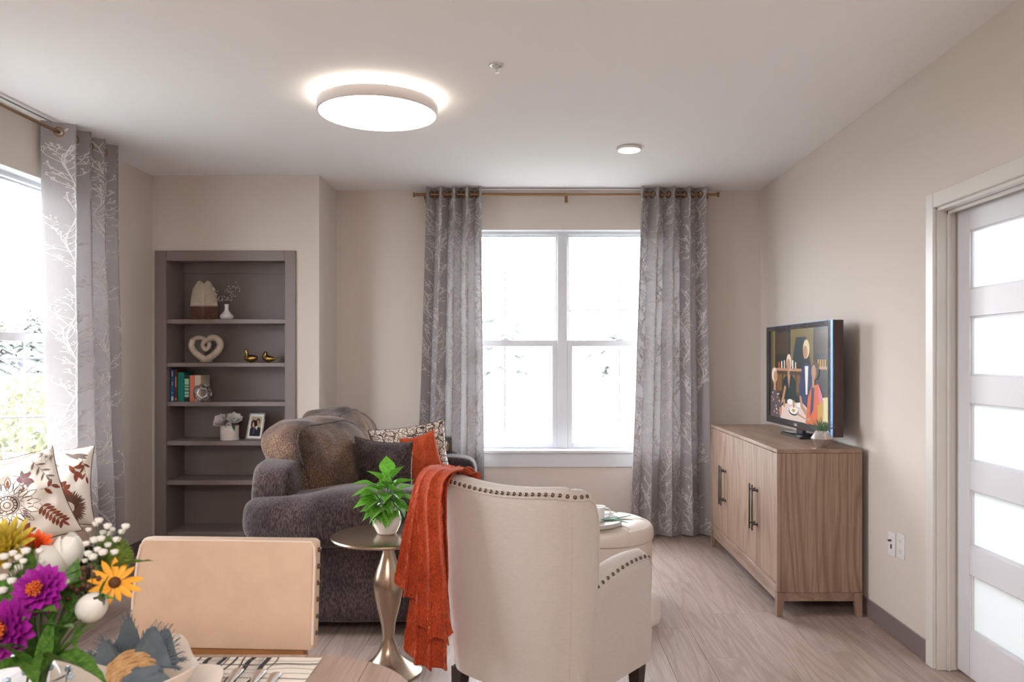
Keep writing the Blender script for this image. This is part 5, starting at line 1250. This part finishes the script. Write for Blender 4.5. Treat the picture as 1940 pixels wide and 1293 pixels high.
for x_ in (TX0+.38, TX1-.40):
    for y_ in (TY0+.25, TY1-.27):
        mb = MB(); mb.rings([[(x_+a*r_, y_+b_*r_, z) for a, b_ in ((-1, -1), (1, -1), (1, 1), (-1, 1))] for r_, z in ((.024, .001), (.036, .66))]); part('leg', mb, tabl_m, t, w=True)
# placemats: cotton cloth with dark stripes
def placemat(label, x0, x1, y0, y1, fringe):
    t = thing('placemat', label, 'placemat', ((x0+x1)/2, (y0+y1)/2, TZ), 0, 'striped placemats')
    def S(x_, y_): return V((x_, y_, TZ+.0022+.0007*sin(x_*60+y_*20)))
    mb = MB(); mb.grid(lambda u, v: S(x0+(x1-x0)*u, y0+(y1-y0)*v), 40, 40); mb.grid(lambda u, v: S(x0+(x1-x0)*u, y0+(y1-y0)*v)-V((0, 0, .0016)), 40, 8)
    def strip(a, b_, vert, mi, c0=0, c1=1, wob=.003):
        def fn(u, v):
            s_ = c0+(c1-c0)*v; w0 = wob*sin(s_*9+a*70)+wob*.6*sin(s_*23+a*31)
            if vert: return S(x0+(x1-x0)*(a+(b_-a)*u)+w0, y0+(y1-y0)*s_)+V((0, 0, .0004+.0001*mi))
            return S(x0+(x1-x0)*s_, y0+(y1-y0)*(a+(b_-a)*u)+w0)+V((0, 0, .0003+.0001*mi))
        mb.grid(fn, 1, 40, mi)
    for c, wd in ((.43, .008), (.475, .022), (.53, .022), (.57, .006), (.60, .010), (.645, .007), (.675, .024), (.745, .024), (.79, .006)): strip(c, c+wd, True, 1)
    for k in range(5): strip(.50+k*.0062, .5025+k*.0062, True, 2); strip(.702+k*.008, .7045+k*.008, True, 2)
    for k in range(14): strip(.03+k*.07, .036+k*.07, False, 2)
    for k in (.12, .31, .66, .88): strip(k, k+.012, False, 1)
    part('cloth', mb, [mat_m, ink_m, ink2_m], t, w=True, recalc=False)
    if fringe:
        mb = MB(); random.seed(2)
        for k in range(90):
            y_ = y0+(y1-y0)*k/89
            mb.tube([(x0, y_, TZ+.002), (x0-.008, y_+random.uniform(-.004, .004), TZ+.003), (x0-.018, y_+random.uniform(-.007, .007), TZ+.0015)], .0007, 4)
        part('fringe', mb, ink2_m, t, w=True, kind='stuff')
placemat('black-striped cream placemat under the white bowl and flatware', -.925, -.462, 1.36, 1.690, True)
# flatware on the placemat
def flatware(name, label, x_, y_, rz, kind):
    t = thing(name, label, 'cutlery', (x_, y_, TZ+.0035), rz, 'flatware around the bowl')
    mb = MB(); mb.tube([(0, 0, .004), (0, -.02, .004), (0, -.06, .0045), (0, -.10, .005)], [.0115, .0105, .006, .0045], 14, up0=(0, 0, 1), flat=1); 
    mb.v = [(a, b_, .0015+(c-.004)*.28+.0015) for a, b_, c in mb.v]; mb.ell((0, 0, .003), (.0115, .011, .0022), 16, 6); part('handle', mb, steel_m, t)
    mb = MB()
    if kind == 'knife': mb.box(-.008, .008, -.21, -.10, .001, .003, bev=.0008)
    elif kind == 'spoon': mb.ell((0, -.155, .005), (.019, .028, .004), 18, 6); mb.box(-.003, .003, -.13, -.095, .002, .005, bev=.001)
    else:
        mb.box(-.011, .011, -.14, -.098, .002, .004, bev=.001)
        for q in (-.0095, -.0032, .0032, .0095): mb.box(q-.0015, q+.0015, -.19, -.139, .002, .004)
    part({'knife': 'blade', 'spoon': 'bowl', 'fork': 'tines'}[kind], mb, steel_m, t)
flatware('dinner_knife', 'steel dinner knife, left of the three flatware handles on the placemat', P(452, 1.615), 1.612, .10, 'knife'); flatware('dinner_fork', 'steel dinner fork, middle of the three flatware handles on the placemat', P(492, 1.60), 1.605, .08, 'fork'); flatware('dinner_spoon', 'steel dinner spoon, right of the three flatware handles on the placemat', P(522, 1.59), 1.59, .06, 'spoon')
flatware('salad_fork', 'steel fork lying left of the bowl beside the bouquet', -.885, 1.50, -.5, 'fork')
# charger plate and square bowl
def dish(name, label, c, rot, a_, hgt, flat_, k=5, up=0, lip=.004):
    o_ = MB()
    def fn(off):
        def f_(u, v):
            th = 2*pi*u; cx_, cy_ = cos(th), sin(th); l = (abs(cx_)**k+abs(cy_)**k)**(1/k); r_ = a_*v/l
            cc = (1/l-1)/.32                                            # 0 on sides, ~1 at corners
            e = max(0, (v-flat_)/(1-flat_)); z = hgt*(e**1.6)*(1+up*cc); return (r_*cx_/1, r_*cy_, z+off)
        return f_
    o_.grid(fn(0), 96, 26, cu=True); o_.grid(fn(lip), 96, 26, cu=True); n = 27
    vs_ = []; fs = []
    for i in range(96): vs_ += [fn(0)(i/96, 1), V(fn(lip/2)(i/96, 1.008)), fn(lip)(i/96, 1)]
    for i in range(96): j = (i+1) % 96; fs += [(3*i, 3*j, 3*j+1, 3*i+1), (3*i+1, 3*j+1, 3*j+2, 3*i+2)]
    o_.add(vs_, fs); s_ = link(name, o_.mesh(name, plate_m, None, 60, False)); s_.location = c; s_.rotation_euler = (0, 0, rot); RM[s_.name] = Matrix.Translation(c); s_['label'] = label; s_['category'] = 'dish'; s_['group'] = 'cream table setting'; return s_
bc = (-.755, 1.455, TZ+.004)
dish('dinner_plate', 'square cream dinner plate under the bowl', (bc[0]+.012, bc[1]-.005, bc[2]), radians(14), .142, .012, .62, 6)
dish('bowl', 'square cream bowl with raised corners holding the slate napkin', (bc[0]-.012, bc[1]+.005, bc[2]+.005), radians(33), .118, .056, .42, 5, .40)
# napkin through a raffia ring
rc = V((bc[0]+.016, bc[1]-.02, TZ+.074)); ax = V((-.55, .50, .42)).normalized()      # ring axis points to the back-left fan
t = thing('napkin', 'slate blue fringed napkin drawn through a ring in the bowl', 'napkin', rc[:])
s1 = ax.cross(V((0, 0, 1))).normalized(); s2 = s1.cross(ax).normalized()
mb = MB()
fu = V((-.12, .42, 1)).normalized(); fx = V((1, .15, .0)).normalized(); fy = fu.cross(fx).normalized()
def fan(u, v):
    a = 2*pi*u; bk = sin(a) > 0
    g = lambda m, w_: math.exp(-((cos(a)-m)/w_)**2)
    l = (.034+.062*g(-.22, .26)+.040*g(.62, .30)+.024*g(-.95, .25)) if bk else (.030+.046*g(.45, .3)+.03*g(-.8, .3))
    l *= 1+.03*sin(11*a)*v
    W_ = .020+(.058 if bk else .050)*v**.9; t_ = .018*(1-v)+.010*v+.006*v*cos(5*a)+.002*v*sin(13*a)
    p = rc+ax*.012*(1-v)+fu*l*v**1.1+fx*cos(a)*W_+fy*sin(a)*t_*1.2-fu*.030*v*max(0, abs(cos(a))-.75)/.25
    if p.z < TZ+.016: p.z = TZ+.016+.006*sin(a*7)*v
    return p
mb.grid(fan, 90, 16, cu=True)
random.seed(9); fr = MB()
for k in range(260):
    u = random.random(); p = V(fan(u, 1)); q = V(fan(u, .93)); d = (p-q).normalized()*random.uniform(.008, .017)+V((random.gauss(0, .003), random.gauss(0, .003), random.gauss(0, .002)))
    fr.tube([p-d*.1, p+d*.6, p+d+V((0, 0, -.002))], .0006, 3, cap=False)
def front(u, v):
    a = 2*pi*u; R_ = (.017+.014*sin(pi*min(1, v*1.15))**.8*(1 if v < .87 else (1-v)/.13))*(1+.22*cos(3*a+.8+v*2)+.12*cos(7*a)); p = rc-ax*(.004+.070*v)+s1*R_*cos(a)*1.3+s2*R_*sin(a)*.85
    p += V((.012*v, -.006*v, .008*v)); p.z = max(p.z, TZ+.022)
    return p
mb.grid(front, 80, 20, cu=True)
def fold(off, k2):
    def f_(u, v):
        c = rc-ax*(.035+.045*u)+V((.006*u, 0, .012+.012*sin(u*3))); a = (v-.5)*2.4+k2; R_ = .020+.006*sin(u*9+k2)+off; return c+s1*R_*sin(a)*1.3+s2*R_*cos(a)*.9
    return f_
for off, k2 in ((.004, .5), (.007, -.6), (.002, 1.4)): mb.grid(fold(off, k2), 14, 12)
part('cloth', mb, slate_m, t, w=True, ang=70, recalc=False); part('fringe', fr, slate_m, t, w=True, kind='stuff', recalc=False)
mb = MB(); random.seed(7)
for k in range(9):
    off = (k-4)*.0052; rr = .0345-.00022*(k-4)**2; ph = random.uniform(0, 6); pts = []
    for j in range(48):
        a = 2*pi*j/48; w_ = .0017*sin(a*4+ph)+.001*sin(a*7+ph*2); R_ = rr+.0012*sin(a*5+ph); pts.append(rc+ax*(off+w_)+s1*R_*cos(a)*1.18+s2*R_*sin(a)*.95)
    mb.tube(pts, .0036, 7, closed=True)
    pts = [p+ (p-rc).normalized()*.0014+ax*.002*sin(j*.8) for j, p in enumerate(pts)]
    mb.tube(pts, .0019, 5, closed=True)
solo('napkin_ring', 'woven straw napkin ring around the slate napkin', 'napkin ring', mb, raffia_m)

# ================================================================== BOUQUET
vb = V((-.735, 1.155, TZ))
t = thing('glass_vase', 'clear glass vase with rim highlights shaped as small blue balls, holding the bouquet', 'vase', vb)
mb = MB(); mb.lathe([(.030, 0), (.034, .003), (.036, .05), (.034, .12), (.036, .165), (.040, .180), (.038, .181), (.033, .165), (.031, .12), (.033, .05), (.030, .008), (.005, .007)], 48); part('body', mb, vglass_m, t)
blue_g = mat('rim_highlight', (.55, .75, .95), .05, spec=1, coat=1)  # blue reflections on the vase rim, modelled as small tinted balls
for k in range(8):
    a = 2*pi*k/8+.2; mb = MB(); mb.ell((.043*cos(a), .043*sin(a), .176), (.0052, .0052, .0052), 12, 8); part('highlight_ball', mb, blue_g, t)
mouth = vb+V((0, 0, .17))
def stem(t, c, r=.0018, seed=0, m=stem_m):
    random.seed(seed); b0 = vb+V((random.uniform(-.016, .016), random.uniform(-.016, .016), .012)); mm = mouth+V((random.uniform(-.018, .018), random.uniform(-.018, .018), 0)); c = V(c); c1 = mm.lerp(c, .5)+V((0, 0, .02))
    mb = MB(); mb.tube(smooth([b0, mm, c1, c], 5), r, 6); part('stem', mb, m, t, w=True)
BG = 'flowers of the bouquet'
def flower(name, label, c, cat='flower'): return thing(name, label, cat, c, 0, BG)
zp = petal_mesh('petal', petp_m, 1, .55, .35)
def zinnia(label, px, py, Y, d, r, seed):
    c = at(px, py, Y); t = flower('zinnia', label, c); random.seed(seed); M0 = orientz(c, d)
    for n_, l_, el, zo in ((18, 1.0, -.05, -.004), (17, .86, .22, .0), (15, .70, .45, .003), (12, .52, .75, .005)):
        for k in range(n_):
            a = 2*pi*k/n_+random.uniform(-.1, .1); M = M0 @ Matrix.Rotation(a, 4, 'Z') @ Matrix.Translation((0, r*.10, zo)) @ Matrix.Rotation(el+random.uniform(-.12, .12), 4, 'X') @ Matrix.Scale(r*l_*random.uniform(.85, 1.02), 4); inst('petal', zp, t, M, True)
    mb = MB(); mb.ell((0, 0, .004), (r*.20, r*.20, r*.16), 14, 8)
    for k in range(34):
        a = k*2.4; q = r*.30*sqrt(k/34); mb.ell((q*cos(a), q*sin(a), .012+.004*random.random()+.006*(1-k/34)), (r*.05, r*.05, r*.08), 6, 4)
    mb.v = [tuple(M0 @ V(p)) for p in mb.v]; part('centre', mb, cen_m, t, w=True); stem(t, c-V(d).normalized()*.008, seed=seed)
zinnia('deep purple zinnia with an orange centre, facing the camera', 73, 1120, 1.14, (.12, -.92, .5), .038, 21)
zinnia('deep purple zinnia cut by the left edge of the photo', 8, 1192, 1.10, (-.05, -1, .15), .044, 22)
# chartreuse mum
mp_ = petal_mesh('petal', petc_m, 1, .28, .5)
def mum(name, label, px, py, Y, d, r, me, n_, cm, seed, elr=(0, 1.4)):
    c = at(px, py, Y); t = flower(name, label, c); random.seed(seed); M0 = orientz(c, d)
    for k in range(n_):
        f_ = k/n_; a = k*2.39996; el = elr[0]+(elr[1]-elr[0])*f_; M = M0 @ Matrix.Rotation(a, 4, 'Z') @ Matrix.Translation((0, r*.12*(1-f_), r*.15*f_)) @ Matrix.Rotation(el, 4, 'X') @ Matrix.Scale(r*(1-.35*f_)*random.uniform(.85, 1.05), 4); inst('petal', me, t, M, True)
    mb = MB(); mb.ell((0, 0, r*.12), (r*.22, r*.22, r*.2), 12, 8); mb.v = [tuple(M0 @ V(p)) for p in mb.v]; part('centre', mb, cm, t, w=True); stem(t, c-V(d).normalized()*.005, seed=seed)
mum('chrysanthemum', 'large chartreuse yellow chrysanthemum at the top left of the bouquet', 14, 1042, 1.20, (-.15, -.75, .65), .052, mp_, 120, petc_m, 31)
om = petal_mesh('petal', peto_m, 1, .42, .4)
mum('dahlia', 'bright orange dahlia at the top of the bouquet', 70, 1036, 1.24, (.25, -.7, .7), .026, om, 56, peto_m, 32)
yp = petal_mesh('petal', pety_m, 1, .34, .22, tip=1)
c = at(217, 1105, 1.22); t = flower('yellow_daisy', 'golden yellow daisy with a brown centre at the right of the bouquet', c); d = V((.42, -.75, .5)); M0 = orientz(c, d); random.seed(41)
for k in range(13):
    a = 2*pi*k/13; M = M0 @ Matrix.Rotation(a, 4, 'Z') @ Matrix.Translation((0, .007, 0)) @ Matrix.Rotation(random.uniform(-.35, .45), 4, 'X') @ Matrix.Scale(.032*random.uniform(.85, 1.15), 4); inst('petal', yp, t, M, True)
mb = MB(); mb.ell((0, 0, .002), (.009, .009, .007), 14, 8)
for k in range(30): a = k*2.4; q = .0085*sqrt(k/30); mb.ell((q*cos(a), q*sin(a), .008-.3*q), (.0011, .0011, .0016), 5, 3)
mb.v = [tuple(M0 @ V(p)) for p in mb.v]; part('centre', mb, cenb_m, t, w=True); stem(t, c-d.normalized()*.004, seed=41)
# tulips
tp = MB()
def tpet(u, v):
    a = (u-.5)*2.3*sin(pi*min(1, v*.80+.10))**.8; R_ = .5*sin(pi*min(1, (v*.86+.06)))**.65+.02; return (R_*sin(a), R_*cos(a), v*1.25)
tp.grid(tpet, 8, 10); tpm = tp.mesh('petal', petw_m, recalc=False)
def tulip(label, px, py, Y, d, r, seed, openf=1.0):
    c = at(px, py, Y); t = flower('tulip', label, c); d = V(d).normalized(); M0 = orientz(c-d*r*1.1, d); random.seed(seed)
    for k in range(6):
        a = 2*pi*k/6+.2; inst('petal', tpm, t, M0 @ Matrix.Rotation(a, 4, 'Z') @ Matrix.Rotation(.06*openf*(1 if k % 2 else -.5), 4, 'X') @ Matrix.Diagonal((r*2*(1 if k % 2 else .93), r*2*(1 if k % 2 else .93), r*2*random.uniform(.92, 1.04), 1)), True)
    stem(t, c-d*r*1.08, .0025, seed)
tulip('closed white tulip above the slate napkin', 172, 1153, 1.18, (.75, -.35, .62), .0215, 51)
tulip('tall white tulip at the centre back of the bouquet', 128, 1052, 1.26, (.15, -.1, 1), .023, 52, 2)
tulip('open white tulip behind the purple zinnia', 95, 1070, 1.24, (-.5, -.4, .8), .024, 53, 2.5)
# baby's breath
pf = MB(); pf.ell((0, 0, 0), (1, 1, .8), 9, 6)
for k in range(9): a = k*2.4; pf.ell((.6*cos(a), .6*sin(a), .3*cos(k*1.7)), (.5, .5, .4), 6, 4)
pfm = pf.mesh('blossom', petw_m)
def breath(label, spots, Y, seed, base):
    random.seed(seed); c = at(*base, Y); t = thing('babys_breath', label, 'flower', c, 0, BG); mb = MB(); mm = mouth+V((random.uniform(-.01, .01), 0, 0)); hub = c
    mb.tube(smooth([vb+V((0, 0, .02)), mm, mm.lerp(hub, .6)+V((0, 0, .01)), hub], 5), .0013, 5)
    for px, py, r_ in spots:
        p = at(px+random.uniform(-3, 3), py+random.uniform(-3, 3), Y+random.uniform(-.03, .03)); mb.tube(smooth([hub, hub.lerp(p, .5)+V((0, 0, -.006)), p], 3), .0006, 4); inst('blossom', pfm, t, Matrix.Translation(p) @ Matrix.Scale(r_*Y/F*.92, 4), True)
    part('stem', mb, stem_m, t, w=True)
random.seed(77)
breath('baby\'s breath with white puffs at the upper right of the bouquet', [(187, 985, 8), (183, 992, 7), (205, 998, 8), (215, 1003, 6), (237, 997, 8), (231, 1010, 7), (208, 1013, 7), (222, 1020, 8), (190, 1020, 8), (178, 1025, 9), (166, 1033, 7), (152, 1040, 8), (182, 1042, 7), (168, 1052, 8), (194, 1046, 9), (217, 1047, 8), (178, 1056, 9), (160, 1062, 6), (205, 1030, 7), (170, 1005, 6), (197, 1008, 7)], 1.25, 61, (190, 1068))
breath('baby\'s breath with white puffs at the left of the bouquet', [(10, 1052, 9), (25, 1046, 8), (40, 1035, 9), (46, 1046, 9), (30, 1060, 9), (14, 1072, 8), (38, 1078, 9), (26, 1084, 10), (8, 1095, 9), (20, 1102, 9), (5, 1118, 10), (14, 1125, 8), (75, 1047, 7), (82, 1066, 6), (112, 1090, 7), (124, 1100, 7), (36, 1055, 8), (4, 1060, 8), (44, 1066, 7)], 1.17, 62, (48, 1108))
# green moss ball filler
c = at(214, 1056, 1.27); t = flower('green_filler', 'fluffy yellow-green filler bloom behind the yellow daisy', c, 'flower'); random.seed(71); mb = MB()
for k in range(1500):
    d = V((random.gauss(0, 1), random.gauss(0, 1), random.gauss(0, 1))).normalized(); p = c+V((d.x*.027, d.y*.024, d.z*.031))*random.uniform(.75, 1); e = p+d*random.uniform(.003, .007); s_ = d.orthogonal().normalized()*.0011
    mb.add([p-s_, p+s_, e], [(0, 1, 2)])
mb.ell(c[:], (.020, .018, .023), 12, 8); part('tuft', mb, moss_m, t, w=True, kind='stuff', recalc=False); stem(t, c, seed=71)
# berries
for i, (px, py, s0) in enumerate(((170, 1108, 1), (158, 1128, 2))):
    c = at(px, py, 1.2); t = flower('berry_sprig', ('brown berry sprig left of the yellow daisy', 'brown berry sprig just above the closed white tulip')[i], c, 'flower'); random.seed(80+i); mb = MB(); be = MB(); be.ell((0, 0, 0), (1, 1, 1.1), 10, 7); bme_ = be.mesh('berry', berry_m)
    for k in range(11): p = c+V((random.gauss(0, .010), random.gauss(0, .008), random.gauss(0, .010))); mb.tube([c-V((0, 0, .02)), p], .0006, 4); inst('berry', bme_, t, Matrix.Translation(p) @ Matrix.Scale(random.uniform(.0035, .005), 4), True)
    part('twigs', mb, stem_m, t, w=True); stem(t, c-V((0, 0, .02)), seed=82+i)
# leaf sprigs
bl1 = leaf_mesh('leaf', bleaf_m, .36, .35, .14, 10); bl2 = leaf_mesh('leaf', bleaf_m, .16, .12, .06, 10); bl3 = leaf_mesh('leaf', bleaf_m, .7, .2, .12, 8)
def leaves(label, L, seed):
    c = mouth; t = thing('leaf_sprig', label, 'foliage', c, 0, BG); random.seed(seed); mb = MB()
    for (x0, y0, Y0), (x1, y1, Y1), me, wsc in L:
        a = at(x0, y0, Y0); b_ = at(x1, y1, Y1); l = (b_-a).length; inst('leaf', me, t, orient(a, b_-a+V((0, 0, l*.2)), random.uniform(-.4, .4), (l*1.1*wsc, l*1.1, l*1.1)), True); mb.tube(smooth([mouth-V((0, 0, .12)), mouth, a], 4), .0013, 5)
    part('stem', mb, stem_m, t, w=True)
leaves('broad leaves drooping over the vase rim at the front', [((60, 1262, 1.13), (-25, 1195, 1.05), bl1, 1.3), ((75, 1250, 1.12), (205, 1275, 1.10), bl1, 1.4), ((90, 1265, 1.13), (182, 1186, 1.14), bl2, 1.6), ((60, 1270, 1.11), (-10, 1262, 1.04), bl1, 1.2), ((50, 1270, 1.10), (20, 1218, 1.08), bl1, 1.2), ((82, 1270, 1.11), (95, 1170, 1.12), bl1, .9), ((70, 1275, 1.12), (50, 1180, 1.12), bl1, .9), ((95, 1262, 1.14), (120, 1180, 1.15), bl1, .8), ((60, 1250, 1.10), (60, 1292, 1.04), bl1, 1.2)], 91)
leaves('slim leaves rising at the right of the bouquet', [((200, 1080, 1.24), (292, 1072, 1.22), bl2, 1.0), ((120, 1200, 1.17), (160, 1150, 1.17), bl1, 1), ((110, 1220, 1.16), (150, 1130, 1.18), bl1, 1), ((150, 1140, 1.18), (215, 1130, 1.18), bl1, 1), ((130, 1130, 1.2), (145, 1062, 1.22), bl3, 1), ((190, 1130, 1.17), (205, 1090, 1.16), bl2, 1.4), ((105, 1130, 1.2), (150, 1100, 1.2), bl3, 1), ((165, 1180, 1.2), (135, 1235, 1.2), bl1, 1)], 92)
leaves('dark green leaves at the left and middle of the bouquet', [((40, 1110, 1.2), (58, 1040, 1.2), bl3, 1), ((60, 1165, 1.12), (105, 1160, 1.1), bl3, 1), ((80, 1150, 1.14), (45, 1175, 1.1), bl3, .9), ((120, 1110, 1.22), (160, 1075, 1.22), bl3, 1), ((100, 1180, 1.18), (85, 1110, 1.2), bl1, 1), ((140, 1170, 1.18), (110, 1100, 1.2), bl1, 1), ((150, 1090, 1.22), (190, 1060, 1.24), bl3, .9), ((20, 1150, 1.16), (-5, 1090, 1.16), bl3, 1), ((90, 1200, 1.15), (140, 1190, 1.12), bl3, .8), ((60, 1220, 1.13), (10, 1150, 1.14), bl1, 1)], 93)
